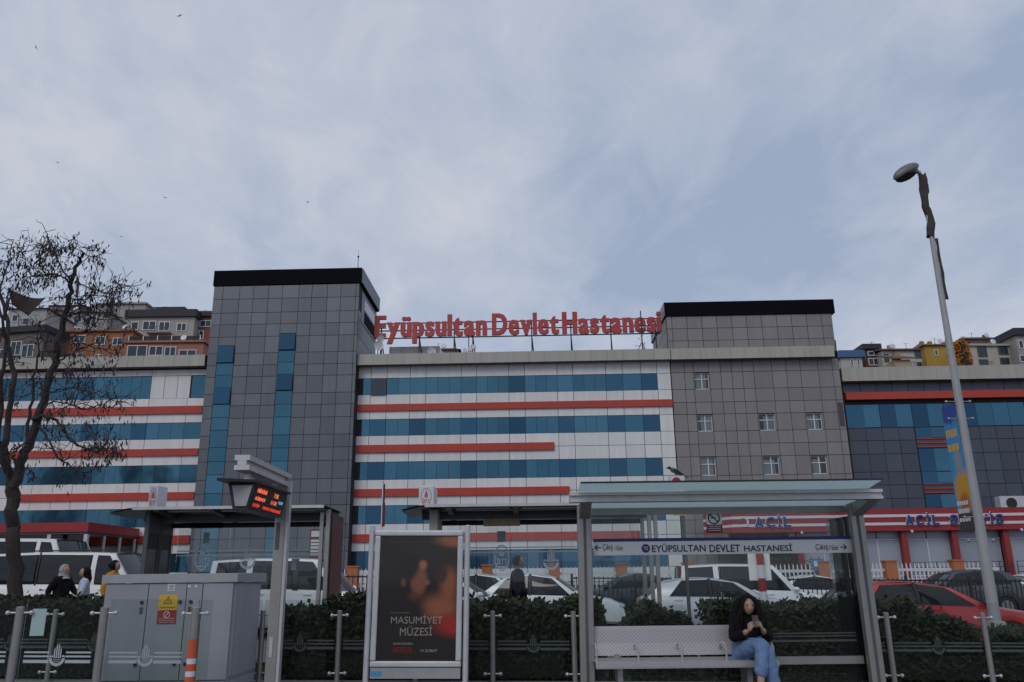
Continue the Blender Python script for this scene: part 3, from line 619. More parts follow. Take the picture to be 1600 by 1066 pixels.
dish(-6.9, 1.2, 20.25, .40, 'white satellite dish on the roof edge under the sign letters')
cab = thing('roof_cabin', 'grey corrugated metal cabin on the roof behind the sign letters', 'cabin', fw(-8.6, 4, 19.3), RZ)
cc = MB()
cc.grid([[(-2.2 + .1 * k, -1 + (.05 if k % 2 else 0), z) for k in range(45)] for z in (0, 1.9)]); cc.box(-2.2, 2.2, -.93, 1, 0, 1.95)
cc.build('wall', 'alu', cab); MB().box(.6, 2.3, -1.2, -.95, .1, .7).build('duct', 'dark_metal', cab)
an = thing('antenna_mast', 'small antenna mast with round drums below the middle of the roof sign', 'antenna', fw(-3.7, 1.0, 19.3), RZ)
MB().tube([(0, 0, 0), (0, 0, 2.3)], .04, 6).tube([(.22, 0, 0), (.22, 0, 1.4)], .03, 6).build('pole', 'dark_metal', an)
for (dx, z) in ((-.3, .9), (.45, 1.2), (.15, 1.0)): MB().tube([(dx, -.2, z), (dx, .02, z)], .2, 12).build('drum', 'white_plastic', an)
an = thing('antenna_mast', 'spiky antenna mast with cables at the right end of the roof sign', 'antenna', fw(10.9, .9, 19.3), RZ)
m_ = MB().tube([(0, 0, 0), (0, 0, 4.1)], .05, 6)
for k in range(9): z = .4 + k * .2; m_.tube([(0, 0, z), (-.9 + random.random() * 1.4, random.uniform(-.4, .4), z + random.uniform(-.4, .8))], .02, 4)
m_.bar((-.9, 0, 2.3), (.6, 0, 2.35), .06, .06).tube([(-.7, 0, 0), (0, 0, 1.4)], .03, 4).tube([(.5, .3, 0), (0, 0, 1.4)], .03, 4)
m_.build('mast', 'dark_metal', an)

# ================================================================== hillside houses behind the hospital
HM = {}
def hm(c, r=0.8):
    k = tuple(c)
    if k not in HM: HM[k] = mat('house_wall_%d' % len(HM), c, r, noise=0.10, nscale=0.5, streak=0.08)
    return HM[k]
M['roof_tile'] = mat('roof_tile', (0.17, 0.075, 0.055), 0.8, noise=0.2, nscale=1.2); M['roof_dark'] = mat('roof_dark', (0.03, 0.03, 0.04), 0.7)
M['roof_blue'] = mat('roof_blue', (0.05, 0.13, 0.26), 0.6); M['house_glass'] = mat('house_glass', (0.03, 0.045, 0.06), 0.12)
def house(label, x0, x1, yt, yb, Y, wall, roof, win, group='hillside houses', yaw=0.0, wcol='white_plastic', depth=9.0, roofh=1.2, name='hillside_house'):
    a = at(x0, yt, Y); b = at(x1, yb, Y); cx = (a.x + b.x) / 2; W = b.x - a.x; top = (a.z + at(x1, yt, Y).z) / 2; bot = b.z - 14.0; H = top - bot
    t = thing(name, label, 'house', (cx, Y, bot), yaw, group)
    MB().box(-W / 2, W / 2, 0, depth, 0, H).build('wall', hm(wall), t)
    if roof == 'flat':
        MB().box(-W / 2 - .3, W / 2 + .3, -.35, depth + .2, H + .01, H + .35).build('roof', hm((wall[0] * 1.0, wall[1] * .95, wall[2] * .9)), t)
    elif roof in ('hip', 'shed'):
        mk = 'roof_tile'; r = MB(); e = .5; rh = roofh
        if roof == 'hip':
            p = [(-W / 2 - e, -e, H), (W / 2 + e, -e, H), (W / 2 + e, depth + e, H), (-W / 2 - e, depth + e, H), (-W / 2 + W * .22, depth * .45, H + rh), (W / 2 - W * .22, depth * .45, H + rh)]
            r.add(p, [(0, 1, 5, 4), (1, 2, 5), (2, 3, 4, 5), (3, 0, 4), (3, 2, 1, 0)])
        else:
            r.hexa([(-W / 2 - e, -e, H), (W / 2 + e, -e, H - rh * .0), (W / 2 + e, depth, H + rh), (-W / 2 - e, depth, H + rh), (-W / 2 - e, -e, H + .25), (W / 2 + e, -e, H + .25), (W / 2 + e, depth, H + rh + .25), (-W / 2 - e, depth, H + rh + .25)])
        r.build('roof', mk, t)
    else:
        MB().box(-W / 2 - .4, W / 2 + .4, -.5, depth, H + .01, H + roofh).build('roof', roof, t)
    for (px0, px1, py0, py1) in win:
        p = at(px0, py0, Y); q = at(px1, py1, Y); wx0, wx1, wz1, wz0 = p.x - cx, q.x - cx, p.z - bot, q.z - bot
        f = MB(); s_ = .12; mid = (wx0 + wx1) / 2
        f.box(wx0, wx1, -.12, -.02, wz0, wz0 + s_).box(wx0, wx1, -.12, -.02, wz1 - s_, wz1).box(wx0, wx0 + s_, -.118, -.02, wz0 + s_, wz1 - s_).box(wx1 - s_, wx1, -.118, -.02, wz0 + s_, wz1 - s_)
        if wx1 - wx0 > 1.4: f.box(mid - .06, mid + .06, -.118, -.02, wz0 + s_, wz1 - s_)
        wf = f.build('window', wcol, t); MB().box(wx0 + .05, wx1 - .05, -.06, -.015, wz0 + .05, wz1 - .05).build('pane', 'house_glass', wf)
    rq = random.Random(label)
    for k in range(rq.randint(1, 2)):
        xx = rq.uniform(-W * .4, W * .4); MB().box(xx - .3, xx + .3, depth * .3, depth * .3 + .6, H, H + rq.uniform(1.2, 2.0)).build('chimney', hm((wall[0] * .7, wall[1] * .7, wall[2] * .7)), t)
    xx = rq.uniform(-W * .4, W * .4); a_ = MB().tube([(xx, .6, H), (xx, .6, H + 1.5)], .04, 5); a_.bar((xx - .5, .6, H + 1.4), (xx + .5, .6, H + 1.4), .03, .03); a_.build('aerial', 'dark_metal', t)
    if W > 4:
        xx = rq.uniform(-W * .4, W * .4); ds = MB().tube([(xx, .3, H), (xx, .3, H + .8)], .04, 5); ds.tube([(xx, .28, H + .9), (xx, .2, H + .92)], [.5, .42], 14); ds.build('satellite_dish', 'white_plastic', t)
    if win and W > 6:
        zz = min(at(px0, py1, Y).z for (px0, px1, py0, py1) in win) - bot - .3; xa_ = rq.uniform(-W * .45, 0); xb_ = xa_ + W * .35
        bl = MB().box(xa_, xb_, -1.2, -.01, zz - .2, zz).build('balcony', hm((wall[0] * .8, wall[1] * .8, wall[2] * .8)), t); rr = MB()
        for k in range(9): rr.box(xa_ + (xb_ - xa_) * k / 8 - .025, xa_ + (xb_ - xa_) * k / 8 + .025, -1.18, -1.13, zz + .001, zz + .9)
        rr.box(xa_, xb_, -1.2, -1.11, zz + .9, zz + .97); rr.build('railing', 'mid_metal', bl)
    return t, cx, bot, H, W
G1 = (0.27, 0.26, 0.25); WH = (0.46, 0.44, 0.42)
house('brown house with a lattice loggia and dark eaves at the far left of the hillside', -30, 64, 521, 600, 128, (0.15, 0.12, 0.11), 'roof_dark', [(-10, 4, 545, 565), (18, 34, 534, 556), (38, 56, 540, 560), (0, 12, 566, 590)], roofh=1.0, yaw=-.18)
house('pale apartment house with balconies behind the bare tree on the hillside', 46, 112, 486, 560, 152, (0.36, 0.35, 0.34), 'hip', [(52, 62, 490, 500), (66, 74, 490, 503), (80, 90, 492, 503), (96, 106, 494, 506), (54, 62, 508, 520), (80, 90, 508, 522), (98, 108, 510, 522)], roofh=1.6)
house('grey hillside house with a brown awning behind the tree branches', 108, 160, 489, 560, 150, (0.30, 0.29, 0.30), 'flat', [(116, 128, 493, 504), (136, 150, 495, 508), (114, 126, 512, 522), (134, 150, 514, 524)])
house('beige house with a low stepped top, highest in the left hillside row', 152, 220, 476, 540, 158, (0.33, 0.31, 0.29), 'flat', [(180, 190, 476, 482), (158, 168, 492, 500), (196, 206, 486, 494)])
house('orange brick hillside house with white-framed windows and cream parapet', 92, 198, 519, 600, 132, (0.30, 0.13, 0.07), 'flat', [(116, 133, 524, 536), (150, 164, 526, 539), (177, 191, 528, 540), (112, 128, 552, 566), (148, 160, 554, 566), (174, 188, 555, 566)])
house('pinkish-red hillside house with wide white windows just over the roof edge', 197, 312, 536, 600, 126, (0.33, 0.15, 0.115), 'flat', [(200, 228, 540, 566), (234, 254, 541, 556), (258, 274, 542, 560), (280, 306, 547, 562)])
house('grey-beige hillside house with four windows in a row beneath a dark roof', 200, 298, 496, 560, 136, (0.36, 0.345, 0.325), 'roof_dark', [(206, 216, 503, 516), (224, 243, 502, 516), (249, 265, 503, 517), (277, 291, 505, 518)], roofh=1.3, wcol='alu')
house('dark red hillside house with a glazed top floor beside the grey tower', 298, 338, 495, 570, 138, (0.22, 0.075, 0.06), 'roof_dark', [(299, 311, 499, 510), (313, 330, 501, 511), (304, 318, 517, 530)], roofh=.9)
gbr = thing('glass_balustrade', 'glass balustrade with grey posts on the terrace above the pinkish-red house', 'balustrade', at(257, 535, 126.5))
pr = at(202, 524, 126.5); pl = at(312, 535, 126.5); L0 = at(257, 535, 126.5)
for k in range(6):
    xx = pr.x - L0.x + (pl.x - pr.x) * k / 5; MB().box(xx - .06, xx + .06, 0, .1, 0, 1.15).build('post', 'alu', gbr)
    if k < 5: MB().box(xx + .08, xx + (pl.x - pr.x) / 5 - .08, .03, .06, .1, 1.05).build('pane', 'tintglass', gbr)
house('small grey house with a shallow roof seen under the roof sign letters', 668, 716, 547, 575, 150, (0.27, 0.25, 0.23), 'hip', [(676, 680, 550, 556), (690, 694, 551, 557)], roofh=1.5)
house('white house with a blue metal roof next to the black side cap', 1314, 1352, 559, 600, 135, WH, 'roof_blue', [(1328, 1334, 561, 572), (1338, 1344, 560, 572)], roofh=1.2)
house('dark red-brown hillside building with stacked balconies beside the blue-roofed house', 1350, 1380, 546, 600, 138, (0.10, 0.045, 0.04), 'roof_dark', [(1355, 1376, 549, 556), (1356, 1374, 560, 571)], roofh=.9)
house('off-white hillside house with many tall windows left of the yellow house', 1377, 1446, 548, 600, 136, WH, 'shed', [(1380, 1390, 553, 566), (1392, 1407, 552, 565), (1428, 1440, 548, 560), (1432, 1441, 566, 574)], roofh=1.6, wcol='mid_metal')
house('yellow hillside house with a tiled roof behind the lamp pole', 1444, 1500, 540, 600, 140, (0.42, 0.27, 0.055), 'hip', [(1459, 1466, 547, 556), (1484, 1492, 545, 556)], roofh=1.5)
house('plain sand-coloured gable wall in front of the off-white hillside house', 1398, 1428, 562, 600, 124, (0.42, 0.34, 0.22), 'shed', [], roofh=1.8, depth=5)
house('white hillside house with two columns of grey-framed windows right of the orange creeper', 1514, 1588, 541, 600, 134, (0.44, 0.41, 0.37), 'flat', [(1525, 1543, 542, 558), (1558, 1577, 538, 554), (1528, 1545, 562, 574), (1562, 1580, 559, 573)], wcol='mid_metal', yaw=.06)
house('grey hillside house with a dark overhanging roof at the right edge of the photo', 1586, 1650, 524, 600, 132, (0.33, 0.31, 0.29), 'roof_dark', [(1590, 1600, 532, 545), (1592, 1604, 555, 566)], roofh=1.2, depth=8)
house('tiled hillside house glimpsed above the white house with grey-framed windows', 1505, 1585, 530, 580, 155, (0.20, 0.14, 0.12), 'hip', [(1560, 1568, 531, 536)], roofh=1.6)
house('white house squeezed under the dark awning, between the brown house and the pale apartments', 14, 62, 483, 560, 134, (0.40, 0.39, 0.38), 'hip', [(20, 28, 492, 503), (36, 46, 497, 508)], roofh=.8)
house('brown-tiled house above the pale apartments on the left hillside', 70, 124, 478, 520, 166, (0.25, 0.21, 0.19), 'hip', [(80, 88, 481, 488), (100, 108, 482, 489)], roofh=1.6)
house('dark slate-roofed house at the top of the left hillside beside the tower', 210, 282, 488, 530, 164, (0.22, 0.22, 0.23), 'roof_dark', [(246, 252, 489, 493)], roofh=1.0)
house('tan house with a terracotta roof between the yellow house and the creeper', 1486, 1520, 536, 580, 150, (0.30, 0.20, 0.13), 'hip', [(1496, 1502, 540, 547)], roofh=1.4)
# awning sheet over the far left roofs
aw = thing('awning', 'large dark brown awning stretched over the roofs behind the bare tree', 'awning', at(45, 500, 125.5))
A0 = at(45, 500, 125.5); P = [at(*q, 125.5) - A0 for q in ((14, 451), (72, 465), (44, 494), (18, 476))]; rows = []
for i in range(9):
    l = P[0].lerp(P[3], i / 8); r_ = P[1].lerp(P[2], i / 8); rows.append([l.lerp(r_, j / 8) + Vector((0, .8 * math.sin(j / 8 * 3.14), -.45 * math.sin(j / 8 * 3.14) * (1 - i / 8))) for j in range(9)])
MB().grid(rows).build('sheet', 'awning', aw, smooth=True); MB().tube([P[0], P[0] + Vector((0, 0, -9))], .12, 6).build('post', 'dark_metal', aw)

# ================================================================== leaves, hedges, trees
def leafcloud(mb, pts, size, rnd, m=0):
    for p in pts:
        d = Vector((rnd.gauss(0, 1), rnd.gauss(0, 1), rnd.gauss(0, 1))).normalized(); s = d.orthogonal().normalized() * size * rnd.uniform(.35, .5); l = d * size * rnd.uniform(.8, 1.3)
        p = Vector(p); b = len(mb.v)
        mb.v += [tuple(p), tuple(p + l * .5 + s), tuple(p + l), tuple(p + l * .5 - s)]; mb.f.append((b, b + 1, b + 2, b + 3)); mb.m.append(m if rnd.random() > .07 else 1)
def hedge(label, x0, x1, y0, y1, top, n, seed, size=.075, name='hedge', rough=.06):
    rnd = random.Random(seed); cx = (x0 + x1) / 2; z0 = zs(cx, 14) - .05
    t = thing(name, label, 'hedge', (cx, (y0 + y1) / 2, z0)); hx = (x1 - x0) / 2; hy = (y1 - y0) / 2
    ph = [rnd.uniform(0, 6) for _ in range(4)]
    def hgt(x): return top(cx + x) - z0 + rough * (math.sin(x * 5 + ph[0]) + .7 * math.sin(x * 11 + ph[1]) + .5 * math.sin(x * 23 + ph[2]))
    pts = []
    for _ in range(n):
        x = rnd.uniform(-hx, hx); h = hgt(x); k = rnd.random(); bul = 1 + .10 * math.sin(x * 4 + ph[3])
        if k < .62: y = -hy * bul + abs(rnd.gauss(0, .07)); z = rnd.uniform(.05, h)
        elif k < .86: y = rnd.uniform(-hy, hy); z = h - abs(rnd.gauss(0, .05))
        elif k < .93: y = hy - abs(rnd.gauss(0, .07)); z = rnd.uniform(.05, h)
        else: x = rnd.choice((-1, 1)) * (hx - abs(rnd.gauss(0, .06))); y = rnd.uniform(-hy, hy); z = rnd.uniform(.05, hgt(x))
        if rnd.random() < .03: z += rnd.uniform(0, .12)
        pts.append((x, y, z))
    mb = MB(); leafcloud(mb, pts, size, rnd); kind(mb.build('foliage', ['leaf', 'leaf_red'], t), 'stuff')
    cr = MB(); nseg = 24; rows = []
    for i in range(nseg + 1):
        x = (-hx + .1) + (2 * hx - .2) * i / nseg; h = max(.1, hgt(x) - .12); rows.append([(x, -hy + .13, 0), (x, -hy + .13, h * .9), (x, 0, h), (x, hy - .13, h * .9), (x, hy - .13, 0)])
    cr.grid(rows); cr.build('shade_core', 'core', t)  # solid dark shell: the hedge's inner shade is put into its colour
    st = MB()
    for k in range(max(3, int((x1 - x0) * 2))):
        x = rnd.uniform(-hx + .15, hx - .15); st.tube([(x, rnd.uniform(-.2, .2), -.05), (x + rnd.uniform(-.1, .1), rnd.uniform(-.3, .3), .5)], [.025, .012], 5)
    st.build('stems', 'bark', t)
    return t
hz = lambda px, py, Y: at(px, py, Y).z
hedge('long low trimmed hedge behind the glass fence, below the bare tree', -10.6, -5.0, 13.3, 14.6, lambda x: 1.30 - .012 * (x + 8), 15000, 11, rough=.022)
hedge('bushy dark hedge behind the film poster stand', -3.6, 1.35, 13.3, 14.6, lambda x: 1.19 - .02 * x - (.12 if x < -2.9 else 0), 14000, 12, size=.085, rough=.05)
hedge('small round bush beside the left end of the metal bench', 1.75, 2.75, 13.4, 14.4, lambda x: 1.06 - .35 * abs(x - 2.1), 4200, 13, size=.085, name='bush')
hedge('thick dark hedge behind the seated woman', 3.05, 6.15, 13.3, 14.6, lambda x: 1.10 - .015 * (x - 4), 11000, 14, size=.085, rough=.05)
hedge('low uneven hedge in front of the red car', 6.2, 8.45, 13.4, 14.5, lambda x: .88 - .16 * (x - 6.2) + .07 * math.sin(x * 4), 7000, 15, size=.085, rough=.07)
# grass over the planting bed: nobody could count it
rnd = random.Random(5); gm = MB()
for _ in range(22000):
    x = rnd.uniform(-11, 12); y = rnd.uniform(13.0, 15.15); z = zs(x, 15) - .03 + (y - 15) * .05; h = rnd.uniform(.05, .13); a = rnd.uniform(0, 6.3); dx, dy = math.cos(a) * .012, math.sin(a) * .012
    gm.add([(x - dx, y - dy, z), (x + dx, y + dy, z), (x + rnd.uniform(-.04, .04), y + rnd.uniform(-.04, .04), z + h)], [(0, 1, 2)])
g = gm.build('grass', 'grass'); kind(g, 'stuff'); g['label'] = 'short green grass growing in the bed behind the platform fence'

# the bare tree with hanging pods
def limb(pts, r0, r1, Y, dy=0.0):
    P = [at(px, py, Y + dy * i) for i, (px, py) in enumerate(pts)]; n = len(P); out = []
    for i in range(n - 1):
        for k in range(4): out.append(P[i].lerp(P[i + 1], k / 4))
    out.append(P[-1]); m = len(out)
    return out, [r0 + (r1 - r0) * (i / (m - 1)) for i in range(m)]
tree_o = at(20, 930, 15.6); tree_o.z = zs(tree_o.x, 15.3) - .1
tree = thing('bare_tree', 'bare dark tree with hanging seed pods at the left edge', 'tree', tree_o)
rnd = random.Random(21); wood = MB(); twig = MB(); pods = []
LIM = [([(30, 1010), (26, 930), (22, 850), (19, 800), (18, 765)], .165, .135, 0),
       ([(19, 792), (25, 752), (36, 715), (50, 680), (68, 625), (84, 570), (98, 505), (106, 470), (114, 438), (121, 412), (131, 396)], .125, .035, .03),
       ([(19, 790), (13, 750), (9, 712), (12, 660), (22, 600), (14, 540), (8, 490), (-6, 440), (-30, 400)], .10, .03, .1),
       ([(12, 740), (-2, 690), (2, 620), (8, 560), (6, 500), (14, 465)], .07, .02, -.12),
       ([(40, 705), (47, 650), (52, 600), (60, 560), (58, 520)], .045, .015, .15),
       ([(50, 655), (70, 650), (88, 657), (100, 672), (112, 690), (130, 700), (150, 706), (178, 700)], .045, .012, -.1),
       ([(60, 665), (78, 690), (92, 715), (120, 735), (140, 740)], .03, .01, -.15),
       ([(101, 497), (116, 490), (140, 486), (170, 492), (195, 498)], .030, .010, -.12),
       ([(84, 572), (100, 560), (118, 548), (140, 540), (165, 548), (182, 556)], .028, .009, .1),
       ([(92, 540), (108, 528), (130, 520), (150, 506), (168, 490), (182, 466)], .024, .008, .12),
       ([(110, 445), (98, 432), (84, 430), (64, 432), (48, 434)], .026, .008, -.1),
       ([(109, 440), (96, 420), (86, 400), (80, 384), (74, 366), (66, 352), (58, 344)], .024, .006, .1),
       ([(118, 440), (130, 446), (146, 452), (164, 458), (180, 454), (196, 444)], .02, .006, -.1),
       ([(124, 402), (112, 398), (112, 384), (118, 368), (126, 362)], .014, .005, .05),
       ([(127, 398), (140, 400), (152, 402)], .014, .005, -.05), ([(134, 400), (138, 390), (144, 384)], .010, .004, .05),
       ([(104, 478), (116, 472), (126, 466), (132, 462)], .022, .012, .1), ([(108, 490), (124, 480), (136, 468), (144, 460)], .018, .010, -.1),
       ([(8, 500), (-4, 470), (4, 440), (14, 410), (20, 376)], .03, .008, .1), ([(10, 440), (20, 430), (30, 420), (36, 388)], .018, .006, -.1),
       ([(44, 690), (28, 700), (14, 704), (-5, 715)], .025, .012, -.1), ([(70, 620), (90, 610), (112, 606), (140, 612), (160, 620), (186, 628)], .022, .007, -.12),
       ([(62, 645), (84, 628), (110, 632), (136, 640), (158, 632), (180, 640)], .02, .006, .12), ([(86, 566), (74, 548), (66, 530), (60, 505)], .02, .008, .1)]
for li, (pts, r0, r1, dy) in enumerate(LIM):
    P, R = limb(pts, r0 * .8, r1 * .8, 15.6, dy); P = [p + Vector((rnd.uniform(-.02, .02), rnd.uniform(-.05, .05), rnd.uniform(-.02, .02))) * (1 if i else 0) - tree_o for i, p in enumerate(P)]
    wood.tube(P, R, 8 if r0 > .05 else 6)
    if li == 0: continue
    nt_ = int(len(P) * (.85 if li > 2 else .4))
    for _ in range(nt_):
        i = rnd.randrange(len(P) // 3, len(P)); p = P[i]; d = Vector((rnd.gauss(0, 1), rnd.gauss(0, .8), rnd.gauss(.15, .7))).normalized(); L = rnd.uniform(.25, .7); q = [p]
        for s in range(5):
            d = (d + Vector((rnd.gauss(0, .28), rnd.gauss(0, .28), rnd.gauss(.02, .25)))).normalized(); q.append(q[-1] + d * L / 5)
        if q[-1].z > 8.35 - tree_o.z: continue
        twig.tube(q, [.011, .009, .007, .006, .004, .003], 4)
        if rnd.random() < .62:
            c = q[-1] if rnd.random() < .6 else q[3]
            for _ in range(rnd.randint(4, 16)): pods.append(c + Vector((rnd.gauss(0, .06), rnd.gauss(0, .06), rnd.gauss(-.06, .06))))
        if rnd.random() < .5:
            d2 = (d + Vector((rnd.gauss(0, .8), rnd.gauss(0, .8), rnd.gauss(0, .6)))).normalized(); twig.tube([q[3], q[3] + d2 * .15, q[3] + d2 * .33 + Vector((0, 0, .03))], [.006, .005, .003], 4)
for (px, py, n, sp) in ((78, 386, 60, .16), (85, 382, 46, .12), (62, 412, 90, .26), (52, 420, 60, .2), (46, 440, 40, .16), (24, 392, 36, .14), (18, 446, 30, .14), (14, 420, 26, .12), (180, 450, 40, .16), (176, 465, 24, .12), (192, 442, 16, .1), (152, 404, 14, .08),
                        (88, 400, 34, .12), (148, 470, 24, .12), (190, 690, 40, .14), (165, 694, 30, .14), (152, 700, 22, .12), (82, 660, 40, .2), (140, 676, 30, .2), (178, 712, 14, .1), (50, 738, 10, .08), (62, 600, 40, .3), (110, 580, 40, .28), (140, 560, 30, .2), (175, 560, 20, .14), (150, 480, 40, .24), (120, 610, 40, .25), (85, 690, 30, .2)):
    c = at(px, py, 15.6 + rnd.uniform(-.4, .4)) - tree_o
    for _ in range(max(3, n // 5)):
        c2 = c + Vector((rnd.gauss(0, sp * .8), rnd.gauss(0, sp), rnd.gauss(0, sp * .9)))
        twig.tube([c2 + Vector((rnd.gauss(0, .12), rnd.gauss(0, .08), rnd.uniform(.08, .22))), c2 + Vector((rnd.gauss(0, .03), 0, .06)), c2 + Vector((0, 0, -.04))], [.006, .005, .003], 4)
        for _ in range(rnd.randint(5, 11)): pods.append(c2 + Vector((rnd.gauss(0, .045), rnd.gauss(0, .045), rnd.gauss(-.03, .06))))
wood.build('trunk', 'bark', tree, smooth=True); kind(twig.build('twigs', 'bark', tree), 'stuff')
pm = MB()
for p in pods:
    a = rnd.uniform(0, 3.14); sx, sy = math.cos(a) * rnd.uniform(.010, .02), math.sin(a) * .016; L = rnd.uniform(.06, .13); lean = Vector((rnd.gauss(0, .03), rnd.gauss(0, .03), 0))
    b = len(pm.v); pm.v += [tuple(p), tuple(p + Vector((sx, sy, -L * .45)) + lean * .5), tuple(p + Vector((0, 0, -L)) + lean), tuple(p + Vector((-sx, -sy, -L * .55)) + lean * .5)]; pm.f.append((b, b + 1, b + 2, b + 3)); pm.m.append(0)
kind(pm.build('seed_pods', 'pod', tree), 'stuff')
hs = MB(); q = at(121, 434, 15.5) - tree_o                             # a scrap of cloth caught on the stem
hs.grid([[q + Vector((dx, .02 * math.sin(i), -i * .1)) for dx in (-.03 + .012 * i, .03 + .012 * i)] for i in range(5)]); hs.build('caught_rag', 'cloth_brown', tree)
# taller bare trees down the street to the left, outside the frame, that the wing's windows mirror
for k, (x, y, s, rz) in enumerate(((-50, 23, 2.0, .4), (-57, 17, 2.3, 1.3), (-64, 22, 2.1, 2.6), (-70, 15, 2.5, 4.0), (-44, 26, 1.7, 5.1), (-60, 27, 1.9, 3.3))):
    c = copy_tree(tree); c.location = (x, y, zs(lim(x), 15) - .1); c.scale = (s, s, s); c.rotation_euler = (0, 0, rz)
    c['label'] = 'tall bare tree outside the frame, mirrored in the hospital windows'; c['group'] = 'bare trees mirrored in the windows'
# orange creeper on the hillside, and planting by the emergency entrance
oc = at(1508, 575, 130); oc_t = thing('orange_creeper', 'bright orange creeper hanging down a wall on the right hillside', 'plant', oc); rnd = random.Random(9); om = MB(); pts = []
M['creeper'] = mat('creeper', (0.50, 0.19, 0.01), 0.7, noise=0.35, nscale=2.0)
for _ in range(2600):
    t_ = rnd.random(); wd = 1.05 + .5 * (1 - t_) - (.6 if t_ > .93 else 0); pts.append((rnd.uniform(-wd, wd), rnd.gauss(0, .25), t_ * 5.2 - .6))
leafcloud(om, pts, .32, rnd); om.m = [0] * len(om.m); kind(om.build('foliage', 'creeper', oc_t), 'stuff')
MB().tube([(0, .1, -4), (.1, .1, 0), (0, .1, 4.2)], [.9, .85, .6], 8).build('stem', 'bark', oc_t)
for k, (u, w_, s) in enumerate(((17.3, -6.3, 1.0), (19.0, -6.5, 1.25), (20.6, -6.2, .8))):
    t = thing('entrance_shrub', ['dark shrub at the left of the emergency entrance doorway', 'tall dark shrub in the middle of the emergency entrance doorway', 'low dark shrub beside the first red column'][k], 'shrub', fw(u, w_, 1.0)); mb = MB()
    leafcloud(mb, [(rnd.gauss(0, .4 * s), rnd.gauss(0, .4 * s), .3 + abs(rnd.gauss(.5, .5)) * s) for _ in range(500)], .2, rnd); kind(mb.build('foliage', ['leaf', 'leaf_red'], t), 'stuff'); MB().tube([(0, 0, 0), (0, 0, .9)], .05, 5).build('stem', 'bark', t)

# ================================================================== emblems used on the glass
def ring_poly(cx, cz, rx, rz, a0, a1, t, n=20):
    o = [(cx + rx * math.cos(a0 + (a1 - a0) * k / n), cz + rz * math.sin(a0 + (a1 - a0) * k / n)) for k in range(n + 1)]
    i = [(cx + (rx - t) * math.cos(a1 + (a0 - a1) * k / n), cz + (rz - t) * math.sin(a1 + (a0 - a1) * k / n)) for k in range(n + 1)]
    return o + i
def flat(mb, poly, y, dy=.003):
    mb.slab([(p[0], y, p[1]) for p in poly], (0, -dy, 0))
def city_emblem(cx, cz, s, y):                                       # bowl-shaped emblem with four spires
    mb = MB(); flat(mb, ring_poly(cx, cz, .5 * s, .5 * s, math.pi * 1.03, math.pi * 1.97, .17 * s), y)
    for sx in (-1, 1): flat(mb, [(cx + sx * .5 * s, cz + .02 * s), (cx + sx * .26 * s, cz + .05 * s), (cx + sx * .30 * s, cz + .15 * s), (cx + sx * .46 * s, cz + .12 * s)], y)
    for k, h in ((-1.5, .62), (-.5, .85), (.5, .85), (1.5, .62)):
        x = cx + k * .13 * s; flat(mb, [(x - .04 * s, cz - .02 * s), (x + .04 * s, cz - .02 * s), (x + .035 * s, cz + (h - .15) * s), (x, cz + h * s), (x - .035 * s, cz + (h - .15) * s)], y)
    for r, n in ((0, 4), (1, 3), (2, 2)):
        for k in range(n): x = cx + (k - (n - 1) / 2) * .13 * s; z = cz - (.08 + .11 * r) * s; flat(mb, [(x - .05 * s, z), (x, z - .08 * s), (x + .05 * s, z)], y)
    return mb
def stop_emblem(cx, cz, s, y):                                       # oval with a torch and the letters of the bus operator
    mb = MB(); flat(mb, ring_poly(cx, cz, .36 * s, .6 * s, 0, 2 * math.pi, .07 * s, 30), y)
    flat(mb, [(cx - .10 * s, cz + .08 * s), (cx + .10 * s, cz + .08 * s), (cx + .13 * s, cz + .2 * s), (cx + .04 * s, cz + .32 * s), (cx, cz + .46 * s), (cx - .04 * s, cz + .32 * s), (cx - .13 * s, cz + .2 * s)], y)
    t = text_mb('İETT', cx - .24 * s, cx + .24 * s, cz - .28 * s, cz + .05 * s, y, .003, .03); mb.add(t.v, t.f)
    flat(mb, [(cx - .22 * s, cz - .36 * s), (cx + .22 * s, cz - .36 * s), (cx + .15 * s, cz - .44 * s), (cx - .15 * s, cz - .44 * s)], y)
    return mb

